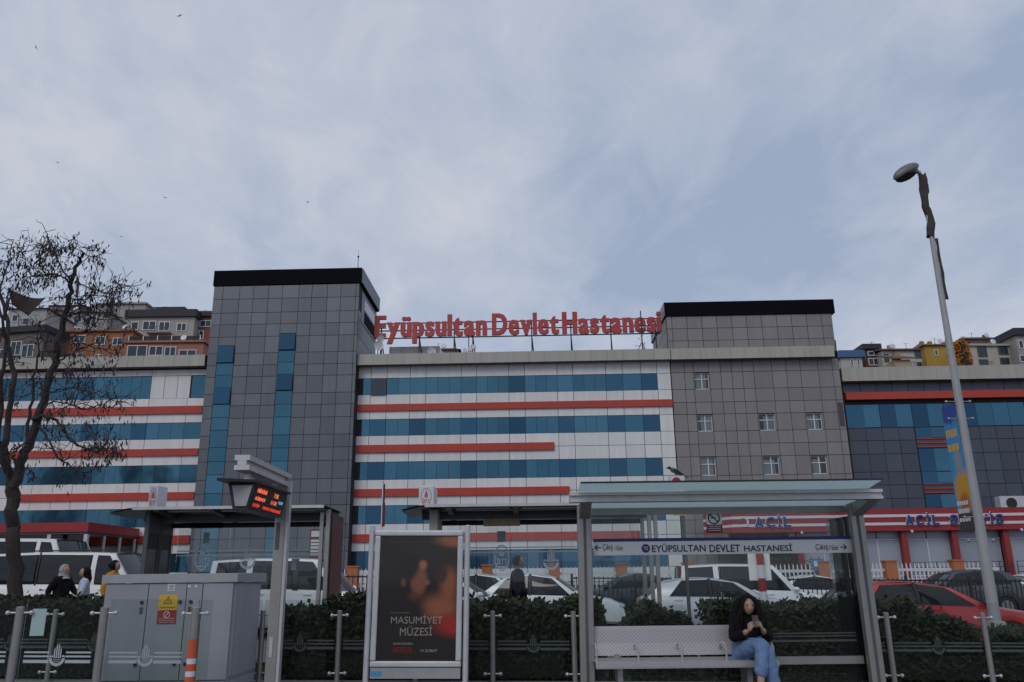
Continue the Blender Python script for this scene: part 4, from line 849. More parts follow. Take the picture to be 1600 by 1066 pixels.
# ================================================================== glass fences on the platform
def fence_post(t, x, Y, h, r, side=(-1, 1), base=True):
    z = zp(x); p = MB(); p.tube([(x, Y, z), (x, Y, z + h)], r, 14).ball((x, Y, z + h), (r, r, r * .3), 14, 5)
    if base: p.tube([(x, Y, z), (x, Y, z + .02)], r * 2.2, 16)
    po = p.build('post', 'steel', t, world=True, smooth=True)
    for zz in (.12, h - .06):
        for s in side:
            c = MB().tube([(x, Y, z + zz), (x + s * r * 2.6, Y - .0, z + zz)], .011, 8).ball((x + s * (r * 2.6 + .012), Y - .012, z + zz), .027, 10, 8)
            c.build('glass_clamp', 'steel_lt', po, world=True, smooth=True)
def fence_glass(t, x0, x1, Y, h0, h1, deco=True, emblem=True, name='glass_pane', fk='frost'):
    za, zb = zp(x0), zp(x1)
    MB().hexa([(x0, Y - .006, za + h0), (x1, Y - .006, zb + h0), (x1, Y + .006, zb + h0), (x0, Y + .006, za + h0), (x0, Y - .006, za + h1), (x1, Y - .006, zb + h1), (x1, Y + .006, zb + h1), (x0, Y + .006, za + h1)]).build(name, 'glass', t, world=True)
    if not deco: return
    cx = (x0 + x1) / 2; zc = zp(cx); yd = Y - .008; gap = .10 if emblem else 0
    for (a, b) in ((.44, .475), (.505, .525), (.55, .57)):
        for (p, q) in (((x0 + .05, cx - gap), (cx + gap, x1 - .05)) if emblem else ((x0 + .05, x1 - .05),)):
            pz = zp(p) - .0; qz = zp(q); fr_ = MB().hexa([(p, yd - .003, pz + a), (q, yd - .003, qz + a), (q, yd, qz + a), (p, yd, pz + a), (p, yd - .003, pz + b), (q, yd - .003, qz + b), (q, yd, qz + b), (p, yd, pz + b)])
            fr_.build('frosted_stripe', fk, t, world=True)
    if emblem: city_emblem(cx, zc + .50, .19, yd).build('frosted_emblem', fk, t, world=True)
YL = 10.5
ln = thing('glass_fence', 'near glass fence with thick steel posts in front of the grey cabinet', 'fence', (-5.0, YL, zp(-5)))
LX = [at(25, 1000, YL).x, at(158, 1000, YL).x, at(302, 1000, YL).x]
for x in [LX[0] - 1.09] + LX: fence_post(ln, x, YL, 1.07, .05)
for i, (a, b) in enumerate(((LX[0] - 1.05, LX[0] - .06), (LX[0] + .06, LX[1] - .06), (LX[1] + .06, LX[2] - .08), (LX[2] + .02, LX[2] + .19))):
    fence_glass(ln, a, b, YL + .03, .08, 1.17, deco=i < 3, fk='frost_mid' if i == 2 else 'frost')
MB().box(at(44, 1000, YL).x, at(66, 1000, YL).x, YL + .01, YL + .016, 1.0 - .07, 1.21 + .03).build('frosted_sticker', 'frost2', ln, world=True)
sl_ = thing('delineator_sleeve', 'orange and white striped sleeve around the fence post by the cabinet', 'traffic post', (LX[2], YL, zp(LX[2])))
for k, (a, b, mk) in enumerate(((0, .30, 'orange'), (.30, .36, 'white_plastic'), (.36, .44, 'orange'), (.44, .50, 'white_plastic'), (.50, .72, 'orange'))):
    MB().tube([(0, 0, a), (0, 0, b)], .057 - .0006 * k, 16).build('sleeve_band', mk, sl_, smooth=True)
YF = 12.7
fx = lambda px: at(px, 1005, YF).x
ff = thing('glass_fence', 'far glass fence with slim posts at the platform edge, from the cabinet to the shelter', 'fence', (-1.5, YF, zp(-1.5)))
FX = [fx(81), fx(81) + 1.22, fx(81) + 2.44, fx(408), fx(529), fx(650), fx(770), fx(897)]
for x in [FX[0] - 1.22, FX[0] - 2.44] + FX: fence_post(ff, x, YF, .97, .038)
al = sorted([FX[0] - 2.44, FX[0] - 1.22] + FX)
for i in range(len(al) - 1): fence_glass(ff, al[i] + .015, al[i + 1] - .015, YF + .02, .06, 1.12, fk='frost_faint')
fr = thing('glass_fence', 'glass fence with slim leaning posts right of the tram shelter', 'fence', (6.5, YF, zp(6.5)))
RX = [fx(1390), fx(1542), fx(1542) + 1.42, fx(1542) + 2.8]
for x in RX: fence_post(fr, x, YF, .97, .04)
for a, b in ((4.7, RX[0] - .015), (RX[0] + .015, RX[1] - .015), (RX[1] + .015, RX[2] - .015), (RX[2] + .015, RX[3] - .015)): fence_glass(fr, a, b, YF + .02, .06, 1.12, fk='frost_faint')

# ================================================================== electrical cabinet
CB = (-4.53, 11.3, zp(-4.5)); cbt = thing('electrical_cabinet', 'grey electrical cabinet with a yellow and red warning label', 'cabinet', CB); x0, x1 = -.86, .86; D_ = 1.15; HT = 1.36
MB().box(x0 + .01, x1 - .01, .015, D_, .16, HT).build('body', 'cabinet', cbt); MB().box(x0 + .005, x1 - .005, .008, D_ - .01, 0, .155).build('plinth', 'cabinet', cbt)
MB().hexa([(x0 - .03, -.03, HT + .004), (x1 + .03, -.03, HT + .004), (x1 + .05, D_ + .05, HT + .004), (x0 - .05, D_ + .05, HT + .004), (x0 - .03, -.03, HT + .11), (x1 + .03, -.03, HT + .11), (x1 + .05, D_ + .05, HT + .13), (x0 - .05, D_ + .05, HT + .13)]).build('lid', 'cabinet_lid', cbt)
dx = [x0 + .02, x0 + .59, x0 + 1.09, x1 - .42, x1 - .02]
for i in range(4):
    d = MB().box(dx[i] + .006, dx[i + 1] - .006, -.012, .012, .17, HT - .012).build('door', 'cabinet', cbt)
    for z in ((.36, 1.12) if i in (0, 1, 2) else ()):
        sdx = dx[i + 1] - .07 if i != 2 else dx[i] + .07
        MB().tube([(sdx, -.011, z), (sdx, -.03, z)], .022, 12).build('lock', 'dark_metal', d)
    if i in (0, 2): MB().box(dx[i + 1] - .09 if i == 0 else dx[i] + .04, dx[i + 1] - .05 if i == 0 else dx[i] + .08, -.02, -.013, .98, 1.06).build('handle', 'mid_metal', d)
MB().box(x1 - .012, x1 + .006, .03, D_ - .03, .2, HT - .02).build('side_panel', 'cabinet', cbt)
lx0, lx1 = -.12, .125
MB().box(lx0, lx1, -.018, -.0125, 1.02, 1.21).build('warning_label', 'yellow', cbt); MB().box(lx0 - .0, lx1 - .0, -.018, -.0125, .85, 1.018).build('red_label', 'red_print', cbt)
wt = MB(); flat(wt, [(-.055, 1.10), (.06, 1.10), (.0025, 1.195)], -.0185, .001); wt.build('warning_triangle', 'ink', cbt)
wt = MB(); flat(wt, [(-.040, 1.108), (.045, 1.108), (.0025, 1.178)], -.0205, .001); wt.build('triangle_field', 'yellow', cbt)
wt = MB(); flat(wt, [(.004, 1.165), (-.009, 1.138), (.001, 1.138), (-.004, 1.113), (.014, 1.146), (.004, 1.146)], -.0225, .001); wt.build('bolt_mark', 'ink', cbt)
text_mb('ÖLÜM TEHLİKESİ', -.10, .105, 1.045, 1.066, -.0185, .001, .02).build('label_text', 'ink', cbt)
for k in range(3): text_mb('YETKİLİ OLMAYAN GİREMEZ', -.10, .105, .865 + k * .024, .88 + k * .024, -.0185, .001).build('label_text', 'white_print', cbt)
rg = MB(); flat(rg, ring_poly(.0, .965, .042, .042, 0, 6.283, .008), -.0185, .001); flat(rg, [(-.03, .938), (-.024, .932), (.03, .992), (.024, .998)], -.0195, .001); rg.build('prohibition_ring', 'white_print', cbt)
MB().box(-.02, .075, -.018, -.0125, 1.26, 1.345).build('paper_notice', 'white_print', cbt)
for k in range(4): MB().box(-.008, .063, -.0195, -.0182, 1.275 + k * .017, 1.281 + k * .017).build('notice_line', 'ink', cbt)
for a in (.24, .33): MB().box(a, a + .04, -.018, -.0125, 1.3, 1.33).build('small_sticker', 'white_print', cbt)

# ================================================================== passenger information display
DP = (-3.03, 11.0, zp(-3)); dpt = thing('information_display', 'steel gallows pole with a hanging red LED departure display', 'display', DP); zb = DP[2]
MB().box(-.075, .055, -.06, .07, 0, 2.84 - zb).build('pole', 'steel', dpt); MB().box(.057, .095, -.05, .06, 0, 2.80 - zb).build('pole_edge', 'steel_lt', dpt)
MB().box(-.055, -.005, -.068, -.061, 1.78, 2.12).build('speaker_plate', 'mid_metal', dpt); MB().box(-.04, .0, -.068, -.061, .48, .72).build('hatch', 'steel_lt', dpt)
ar = MB()
for (a, b, hw) in ((2.84, 2.90, .085), (2.785, 2.84, .05), (2.73, 2.785, .085)): ar.box(-.02 - hw, -.02 + hw, -1.72, .1, a - zb, b - zb - .001)
ar.build('arm', 'steel_lt', dpt)
for y in (-1.45, -.45): MB().box(-.06, .0, y - .03, y + .03, 2.62 - zb, 2.729 - zb).build('hanger', 'steel_lt', dpt)
ya, yb = -1.60, -.24; t0, t1 = 2.31 - zb, 2.60 - zb; wt_, wb_ = .155, .085; cxd = -.04
MB().hexa([(cxd - wb_, ya, t0), (cxd + wb_, ya, t0), (cxd + wb_, yb, t0), (cxd - wb_, yb, t0), (cxd - wt_, ya, t1), (cxd + wt_, ya, t1), (cxd + wt_, yb, t1), (cxd - wt_, yb, t1)]).build('housing', 'dark_metal', dpt)
MB().hexa([(cxd - wb_ + .035, ya - .02, t0 + .03), (cxd + wb_ - .015, ya - .02, t0 + .03), (cxd + wb_ - .015, ya - .002, t0 + .03), (cxd - wb_ + .035, ya - .002, t0 + .03), (cxd - wt_ + .05, ya - .02, t1 - .03), (cxd + wt_ - .03, ya - .02, t1 - .03), (cxd + wt_ - .03, ya - .002, t1 - .03), (cxd - wt_ + .05, ya - .002, t1 - .03)]).build('end_plate', 'cabinet_lid', dpt)
MB().hexa([(cxd - .2, ya - .25, t1 + .0), (cxd + .2, ya - .02, t1 + .0), (cxd + .2, yb, t1 + .0), (cxd - .2, yb, t1 + .0), (cxd - .2, ya - .25, t1 + .03), (cxd + .2, ya - .02, t1 + .03), (cxd + .2, yb, t1 + .03), (cxd - .2, yb, t1 + .03)]).build('hood', 'dark_metal', dpt)
upv = Vector((wt_ - wb_, 0, t1 - t0)); fh = upv.length; upv.normalize(); nv = Vector((upv.z, 0, -upv.x)); o_ = Vector((cxd + wb_, ya, t0))
def fr_led(x, y, z): return tuple(o_ + Vector((0, x, 0)) + upv * z + nv * (.004 - y))
MB().hexa([fr_led(.05, -.0, .02), fr_led(1.31, -.0, .02), fr_led(1.31, .003, .02), fr_led(.05, .003, .02), fr_led(.05, -.0, fh - .02), fr_led(1.31, -.0, fh - .02), fr_led(1.31, .003, fh - .02), fr_led(.05, .003, fh - .02)]).build('screen', 'ink', dpt)
for (s, a, b, z0, z1, mk) in (('EMİNÖNÜ', .14, .50, .205, .265, 'led_orange'), ('7 DK', .80, 1.0, .205, .255, 'led_orange'), ('ALİBEYKÖY', .12, .52, .12, .17, 'led_orange'), ('11 DK', .76, 1.0, .12, .165, 'led_orange'), ('12:07', 1.06, 1.25, .15, .185, 'led_blue'), ('EYÜP', .12, .36, .04, .085, 'led_red'), ('DEVLET HASTANESİ', .50, 1.25, .04, .085, 'led_red')):
    text_mb(s, a, b, z0, z1, -.002, .002, .01, frame=fr_led).build('led_text', mk, dpt)

# ================================================================== film poster stand
YP = 11.6; PO = (-1.32, YP, zp(-1.32)); pt = thing('poster_stand', 'free-standing poster stand with a dark film poster in an aluminium frame', 'poster stand', PO); pt.rotation_euler = (0, .012, 0)
zb = PO[2]; xl, xr, zl, zh = -.60, .60, .43 - zb, 2.18 - zb
for x in (xl - .05, xr + .055): MB().tube([(x, 0, 0), (x, 0, zh + .06)], .038, 14).ball((x, 0, zh + .06), (.038, .038, .015), 12, 4).build('pole', 'alu', pt, smooth=True)
fm = MB(); t_ = .075
fm.box(xl, xr, -.05, .05, zh - t_, zh).box(xl, xr, -.05, .05, zl, zl + t_).box(xl, xl + t_, -.049, .049, zl + t_, zh - t_).box(xr - t_, xr, -.049, .049, zl + t_, zh - t_)
fmo = fm.build('frame', 'alu', pt); bv = fmo.modifiers.new('b', 'BEVEL'); bv.width = .018; bv.segments = 3
MB().box(xl + .01, xr - .01, -.03, .03, zl - .14, zl - .008).build('base_panel', 'cabinet_lid', pt); MB().box(xl + .02, xl + .16, -.036, -.031, zl - .11, zl - .05).build('blue_sticker', 'led_sticker', pt)
MB().box(xl + .03, xr - .03, .0, .04, zl + .03, zh - .03).build('back_box', 'dark_metal', pt)
pa, pb, pc, pd = xl + t_ + .004, xr - t_ - .004, zl + t_ + .004, zh - t_ - .004
MB().box(pa, pb, -.02, -.012, pc, pd).build('poster', 'poster', pt); MB().box(pa - .002, pb + .002, -.032, -.027, pc - .002, pd + .002).build('cover_glass', 'coverglass', pt)
pwid, phei = pb - pa, pd - pc
def ptext(s, fx0, fx1, fz0, fz1, mk, bold=0.0): text_mb(s, pa + pwid * fx0, pa + pwid * fx1, pc + phei * fz0, pc + phei * fz1, -.0205, .0012, bold).build('poster_lettering', mk, pt)
ptext('MASUMİYET', .17, .83, .29, .365, 'poster_ink'); ptext('MÜZESİ', .29, .70, .195, .28, 'poster_ink'); ptext('BİR NETFLİX DİZİSİ', .17, .40, .372, .382, 'poster_ink')
ptext('SADECE BURADA', .21, .46, .125, .14, 'poster_ink', .02); ptext('NETFLIX', .21, .46, .06, .105, 'poster_red', .02); ptext('13 ŞUBAT', .56, .77, .062, .09, 'poster_ink', .02)
ptext('ORHAN PAMUK\'UN AYNI ADLI ROMANINDAN UYARLANDI', .12, .90, .945, .957, 'poster_faint')

# ================================================================== tram shelter with its bench
SH = (2.65, 10.9, zp(2.65)); sh = thing('tram_shelter', 'steel and glass tram shelter with the station name board', 'shelter', SH); B = lambda: MB()
def wbuild(mb, name, mk, par=None, smooth=False): return mb.build(name, mk, par or sh, world=True, smooth=smooth)
zg = SH[2] - .05
for (xa, xb, xa2, xb2) in ((.79, .97, .82, 1.0), (4.36, 4.53, 4.34, 4.51)):
    p = MB().hexa([(xa, 10.86, zg), (xb, 10.86, zg), (xb, 10.98, zg), (xa, 10.98, zg), (xa2, 10.86, 2.42), (xb2, 10.86, 2.42), (xb2, 10.98, 2.42), (xa2, 10.98, 2.42)])
    po = wbuild(p, 'post', 'steel'); bv = po.modifiers.new('b', 'BEVEL'); bv.width = .012; bv.segments = 2
    g_ = MB().bar(((xa + xb) / 2, 10.857, zg), ((xa2 + xb2) / 2, 10.857, 2.40), .035, .006, up=(0, 1, 0)); wbuild(g_, 'post_groove', 'mid_metal', po)
    xm = (xa2 + xb2) / 2; s = -1 if xm < 2 else 1
    br = MB()
    br.hexa([(xm - .07, 10.86, 2.26), (xm + .07, 10.86, 2.26), (xm + .07, 11.0, 2.34), (xm - .07, 11.0, 2.34), (xm - .07 + s * .02, 10.3, 2.42), (xm + .07 + s * .02, 10.3, 2.42), (xm + .07, 11.0, 2.43), (xm - .07, 11.0, 2.43)])
    wbuild(br, 'bracket', 'steel')
bm_ = MB()
for (a, b, d0, d1) in ((2.425, 2.465, 10.33, 10.5), (2.465, 2.505, 10.37, 10.47), (2.505, 2.545, 10.33, 10.5)): bm_.box(.69, 4.56, d0, d1, a, b - .001)
wbuild(bm_, 'front_beam', 'steel_lt')
wbuild(MB().hexa([(.80, 10.36, 2.552), (4.40, 10.36, 2.552), (4.30, 9.72, 2.585), (.78, 9.72, 2.585), (.80, 10.36, 2.564), (4.40, 10.36, 2.564), (4.30, 9.72, 2.597), (.78, 9.72, 2.597)]), 'roof_pane', 'roofglass')
wbuild(MB().box(.78, 4.30, 9.69, 9.715, 2.582, 2.602), 'pane_edge', 'dark_metal')
wbuild(MB().hexa([(1.02, 11.06, 2.405), (4.33, 11.06, 2.405), (4.42, 10.51, 2.47), (.92, 10.51, 2.47), (1.02, 11.06, 2.417), (4.33, 11.06, 2.417), (4.42, 10.51, 2.482), (.92, 10.51, 2.482)]), 'roof_pane', 'roofglass')
wbuild(MB().box(.9, 4.42, 11.06, 11.13, 2.32, 2.405), 'rear_beam', 'steel')
wbuild(MB().box(1.02, 2.66, 11.12, 11.13, zg + .1, 2.315), 'back_pane', 'sheltergl'); wbuild(MB().box(2.68, 4.34, 11.12, 11.13, zg + .1, 2.315), 'back_pane', 'sheltergl')
wbuild(MB().box(4.535, 4.545, 11.0, 12.3, zg + .1, 2.3), 'side_pane', 'sheltergl')
wbuild(MB().box(1.0, 4.36, 11.05, 11.1, .46, .55), 'lower_rail', 'steel')
for a, b in ((.62, .645), (.68, .695), (.715, .73)): wbuild(MB().box(1.05, 4.32, 11.112, 11.116, a + .1, b + .1), 'frosted_stripe', 'frost_faint')
sg = wbuild(MB().box(1.03, 4.40, 11.04, 11.07, 1.805, 1.975), 'name_board', 'board_white'); wbuild(MB().box(1.03, 4.40, 11.036, 11.07, 1.976, 2.015), 'board_top_strip', 'navy', sg)
YS = 11.038
def stext(s, px0, px1, py0, py1, mk='ink', bold=0.0):
    a = at(px0, py1, YS); b = at(px1, py0, YS); wbuild(text_mb(s, a.x, b.x, a.z, b.z, YS, .003, bold), 'board_lettering', mk, sg)
stext('EYÜPSULTAN', 1019, 1102, 849, 863, 'ink', .012); stext('DEVLET', 1109, 1156, 851, 863, 'ink', .012); stext('HASTANESİ', 1163, 1237, 848.5, 862, 'ink', .012)
stext('Çıkış', 942, 957, 850, 862); stext('/ Exit', 960, 973, 853, 860); stext('Çıkış', 1275, 1293, 850, 861.5); stext('/ Exit', 1296, 1309, 852, 859.5)
def arrow(px, py, s):
    c = at(px, py, YS); r = .042; mb = MB(); flat(mb, [(c.x - s * r, c.z - .006), (c.x + s * r * .6, c.z - .006), (c.x + s * r * .6, c.z + .006), (c.x - s * r, c.z + .006)], YS)
    flat(mb, [(c.x + s * r, c.z), (c.x + s * .15 * r, c.z + .034), (c.x - s * .15 * r, c.z + .034), (c.x + s * .55 * r, c.z), (c.x - s * .15 * r, c.z - .034), (c.x + s * .15 * r, c.z - .034)], YS - .0005); wbuild(mb, 'arrow', 'ink', sg)
arrow(934, 856, -1); arrow(1318, 855, 1)
c = at(1009, 857, YS); wbuild(MB().tube([(c.x, YS, c.z), (c.x, YS - .004, c.z)], .054, 24), 'line_disc', 'navy', sg); wbuild(text_mb('T5', c.x - .03, c.x + .03, c.z - .022, c.z + .022, YS - .0045, .002, .02), 'line_number', 'white_print', sg)
ns = thing('no_smoking_sign', 'no smoking sign with red lower half on the shelter glass', 'sign', at(1117, 833, 11.1)); q0 = at(1106, 833, 11.1); q1 = at(1128, 800, 11.1); qc = (q0.x + q1.x) / 2; hw = (q1.x - q0.x) / 2; hh = q1.z - q0.z
MB().box(-hw, hw, -.006, 0, hh * .42, hh).build('plate', 'board_white', ns); MB().box(-hw, hw, -.006, 0, 0, hh * .415).build('red_plate', 'red_print', ns)
k_ = MB(); flat(k_, ring_poly(0, hh * .71, hw * .78, hw * .78, 0, 6.283, .016), -.0065, .002); flat(k_, [(-.055, hh * .71 + .045), (-.045, hh * .71 + .055), (.055, hh * .71 - .045), (.045, hh * .71 - .055)], -.0085, .002); k_.build('prohibition_ring', 'ink', ns)
MB().box(-.05, .03, -.0085, -.0065, hh * .70, hh * .74).build('cigarette', 'ink', ns)
for k in range(4): MB().box(-hw * .8, hw * .8, -.008, -.0062, .03 + k * .025, .038 + k * .025).build('text_line', 'white_print', ns)
# bench
bn = thing('platform_bench', 'perforated metal bench with low armrests under the shelter', 'bench', (2.03, 10.75, zp(2.03)))
bx0, bx1 = .95, 3.12
seat = MB(); prof = [(10.47, .505), (10.47, .545), (10.49, .56), (10.55, .563), (10.85, .548), (10.9, .575)]
seat.grid([[(x, y, z) for (y, z) in prof] for x in (bx0, bx1)]); seat.grid([[(x, y, z - .018) for (y, z) in prof] for x in (bx0, bx1)]); seat.box(bx0, bx1, 10.465, 10.50, .50, .555)
wbuild(seat, 'seat', 'steel_bench', bn); bk_ = MB(); bp = [(10.885, .60), (10.93, .74), (10.955, .90), (10.965, .94), (10.985, .94)]
bk_.grid([[(x, y, z) for (y, z) in bp] for x in (bx0, bx1 - .33)]); bk_.grid([[(x, y + .012, z) for (y, z) in bp] for x in (bx0, bx1 - .33)])
bk_.grid([[(x, y, z) for (y, z) in bp] for x in (bx1 - .33, bx1)])
wbuild(bk_, 'backrest', 'steel_perf', bn)
for px in (931, 996, 1064, 1133, 1206):
    x = at(px, 1010, 10.6).x; wbuild(MB().tube([(x, 10.56, .55), (x, 10.55, .70), (x, 10.60, .745), (x, 10.70, .75), (x, 10.86, .73), (x, 10.90, .68)], .012, 8), 'armrest', 'steel_lt', bn, True)
for x in (1.25, 2.8): wbuild(MB().box(x - .03, x + .03, 10.6, 10.85, zp(x) - .02, .53).box(x - .03, x + .03, 10.86, 10.92, zp(x) - .02, .62), 'leg', 'steel', bn)

# ================================================================== bus shelters on the pavement behind
def bus_shelter(label, xl, xr, zt, em1, em2, paper, left_wall, right_ad, box_px):
    cx = (xl + xr) / 2; z0 = zs(cx, 17) + .02; t = thing('bus_shelter', label, 'shelter', (cx, 17, z0), 0, 'bus shelters behind the hedge'); wb = lambda mb, n, mk, par=None, sm=False: mb.build(n, mk, par or t, world=True, smooth=sm)
    rf = MB(); rows = []
    for i in range(13):
        k = i / 12; y = 16.0 + 1.75 * k; e = min(k, 1 - k) * 2; rows.append([(xl + .0, y, zt - .09), (xl + .35, y, zt - .015), (xl + .7, y, zt), (xr, y, zt)])
    rf.grid(rows); rf.grid([[(x, y, z - .03) for (x, y, z) in r] for r in rows]); wb(rf, 'roof', 'mid_metal')
    wb(MB().box(xl + .45, xr, 15.96, 15.998, zt - .05, zt + .005), 'roof_edge', 'steel_lt'); wb(MB().box(xl + .3, xr - .05, 16.9, 17.1, zt - .22, zt - .06), 'roof_beam', 'mid_metal'); wb(MB().box(xl + .4, xr - .05, 17.5, 17.58, zt - .30, zt - .2), 'rear_beam', 'dark_metal')
    n = 3
    for k in range(n + 1):
        x = xl + .9 + (xr - xl - 1.0) * k / n; wb(MB().hexa([(x - .05, 16.0, zt - .08), (x + .05, 16.0, zt - .08), (x + .05, 17.5, zt - .2), (x - .05, 17.5, zt - .2), (x - .05, 16.0, zt - .04), (x + .05, 16.0, zt - .04), (x + .05, 17.5, zt - .035), (x - .05, 17.5, zt - .035)]), 'rib', 'mid_metal')
        if k < n: wb(MB().box(x + .12, x + (xr - xl - 1) / n - .12, 16.25, 16.33, zt - .075, zt - .045), 'strip_light', 'white_plastic')
    xg0, xg1 = xl + .75, xr - .12
    m = 3
    for k in range(m):
        a, b = xg0 + (xg1 - xg0) * k / m, xg0 + (xg1 - xg0) * (k + 1) / m; wb(MB().box(a + .01, b - .01, 17.53, 17.54, z0 + .15, zt - .31), 'back_pane', 'tintglass2')
    for zz in (2.165, 2.075): wb(MB().box(xg0 + .02, xg1 - .02, 17.522, 17.526, zz - .012, zz + .012), 'frosted_line', 'frost_w')
    c = at(*em1, 17.52); wb(stop_emblem(c.x, c.z, .44, 17.52), 'operator_emblem', 'frost_w'); c = at(*em2, 17.52); wb(city_emblem(c.x, c.z, .33, 17.52), 'city_emblem', 'frost_w')
    for (a, b, c_, d) in paper: p = at(a, d, 17.5); q = at(b, c_, 17.5); wb(MB().box(p.x, q.x, 17.5, 17.51, p.z, q.z), 'glass_sticker', 'frost2')
    if left_wall:
        x = xl + .6
        for (ya, yb) in ((16.35, 16.93), (16.99, 17.55)):
            f = wb(MB().box(x - .04, x + .04, ya, ya + .05, z0, zt - .06).box(x - .04, x + .04, yb - .05, yb, z0, zt - .06).box(x - .039, x + .039, ya + .05, yb - .05, zt - .45, zt - .06), 'end_wall_frame', 'mid_metal'); wb(MB().box(x - .02, x + .02, ya + .05, yb - .05, z0 + .1, zt - .75), 'end_wall_panel', 'endpanel', f)
            wb(MB().box(x - .025, x + .025, ya + .05, yb - .05, zt - .75, zt - .45), 'end_wall_dark_panel', 'dark_metal', f)
    else: wb(MB().box(xl + .5, xl + .66, 16.4, 17.5, z0, zt - .06), 'end_wall_panel', 'cornice')
    for dx in (0, .12):
        wb(MB().box(xr - .14 + dx, xr - .07 + dx, 16.32, 16.40, z0, zt - .05), 'post', 'steel'); 
    wb(MB().box(xr - .1, xr - .03, 17.48, 17.56, z0, zt - .05), 'post', 'steel')
    if right_ad:
        wb(MB().box(xr - .02, xr + .06, 16.45, 17.6, z0 + .35, zt - .12), 'advert_case', 'dark_metal'); wb(MB().box(xr + .061, xr + .066, 16.5, 17.55, z0 + .4, zt - .18), 'advert_print', 'ad_red'); wb(MB().box(xr - .026, xr - .021, 16.5, 17.55, z0 + .4, zt - .18), 'advert_print', 'ad_red'); wb(MB().box(xr - .01, xr + .05, 16.44, 16.449, z0 + .4, zt - .2), 'advert_edge', 'ad_red')
    a = at(box_px[0], box_px[3], 16.9); b = at(box_px[1], box_px[2], 16.9); dd = box_px[4]
    lb = MB().box(a.x, b.x, 16.9, 16.9 + dd, zt + .005, b.z); lbo = wb(lb, 'light_box', 'white_plastic'); bvm = lbo.modifiers.new('b', 'BEVEL'); bvm.width = .015; bvm.segments = 2
    cxx = (a.x + b.x) / 2; hz_ = b.z - zt; lw_ = (b.x - a.x); fl = MB()
    flat(fl, ring_poly(cxx, zt + hz_ * .52, lw_ * .36, hz_ * .38, 0, 6.283, .012, 24), 16.899, .002); flat(fl, [(cxx - .03, zt + hz_ * .48), (cxx + .03, zt + hz_ * .48), (cxx + .035, zt + hz_ * .6), (cxx, zt + hz_ * .82), (cxx - .035, zt + hz_ * .6)], 16.899, .002)
    q_ = text_mb('İETT', cxx - lw_ * .24, cxx + lw_ * .24, zt + hz_ * .25, zt + hz_ * .46, 16.899, .002, .02); fl.add(q_.v, q_.f); wb(fl, 'light_box_emblem', 'logo_red', lbo)
    return t
bus_shelter('bus shelter with a dark end wall behind the grey cabinet', -7.72, -3.62, 2.93, (316, 871), (387, 877), [(297, 349, 812, 826), (317, 327, 832, 849), (455, 464, 873, 891)], True, True, (231, 248, 758, 787, .48))
bus_shelter('bus shelter with a beige end wall behind the film poster stand', -2.15, 2.72, 2.92, (784, 872), (861, 878), [(777, 790, 830, 847)], False, False, (654, 678, 759, 787, .8))
M['amber'] = mat('amber_board', (0.10, 0.06, 0.02), 0.5, noise=.4, nscale=8)
rb = thing('route_board', 'dim amber route board hanging under the bus shelter roof', 'sign', at(784, 822, 16.3)); q0 = at(755, 822, 16.3); q1 = at(812, 811, 16.3); hw = (q1.x - q0.x) / 2
MB().box(-hw, hw, 0, .06, 0, q1.z - q0.z).build('board', 'amber', rb); MB().box(-hw * .6, -hw * .55, .02, .04, q1.z - q0.z, 2.75 - q0.z).box(hw * .55, hw * .6, .02, .04, q1.z - q0.z, 2.75 - q0.z).build('hanger_rods', 'dark_metal', rb)

# bus stop sign pole with the crow on top
sp = at(1072, 880, 16.6); spz = zs(sp.x, 16.6); bs = thing('bus_stop_pole', 'slim bus stop pole with a white box sign on top and a yellow plate', 'sign', (sp.x, 16.6, spz))
MB().tube([(0, 0, 0), (0, 0, 3.1 - spz)], .035, 10).build('pole', 'mid_metal', bs, smooth=True)
q0 = at(1046, 752, 16.6); q1 = at(1068, 744, 16.6); MB().box(q0.x - sp.x, q1.x - sp.x, -.08, .08, q0.z - .35 - spz, q1.z - spz).build('box_sign', 'white_plastic', bs)
cq = at(1057, 753, 16.52); MB().tube([(cq.x - sp.x, -.08, cq.z - spz), (cq.x - sp.x, -.085, cq.z - spz)], .09, 20).build('red_disc', 'red_print', bs); MB().tube([(q0.x - sp.x + .12, 0, 3.0 - spz), (q0.x - sp.x + .12, 0, q0.z - .34 - spz)], .03, 8).bar((q0.x - sp.x + .1, 0, 3.05 - spz), (.03, 0, 3.05 - spz), .05, .05).build('sign_bracket', 'mid_metal', bs)
q0 = at(1052, 806, 16.55); q1 = at(1072, 798, 16.55); yo = MB().box(q0.x - sp.x, q1.x - sp.x, -.06, -.045, q0.z - spz, q1.z - spz).build('yellow_plate', 'yellow', bs); text_mb('DURAK', q0.x - sp.x + .03, q1.x - sp.x - .03, q0.z - spz + .03, q1.z - spz - .03, -.0605, .002).build('plate_text', 'ink', yo)

# red and white striped pole with white boards
sp = at(1190, 900, 20.3); spz = zs(sp.x, 20.3) - .06; st = thing('striped_pole', 'red and white striped pole carrying white boards in front of the white van', 'pole', (sp.x, 20.3, spz))
for k in range(7): MB().tube([(0, 0, k * .3), (0, 0, k * .3 + .3)], .085 + .0005 * k, 14).build('stripe_band', 'red_print' if k % 2 == 0 else 'white_plastic', st, smooth=True)
MB().box(-.26, .26, .10, .12, 1.45, 2.2).build('white_board', 'board_white', st); MB().box(-.05, .05, .06, .12, 1.6, 2.0).build('board_bracket', 'mid_metal', st)

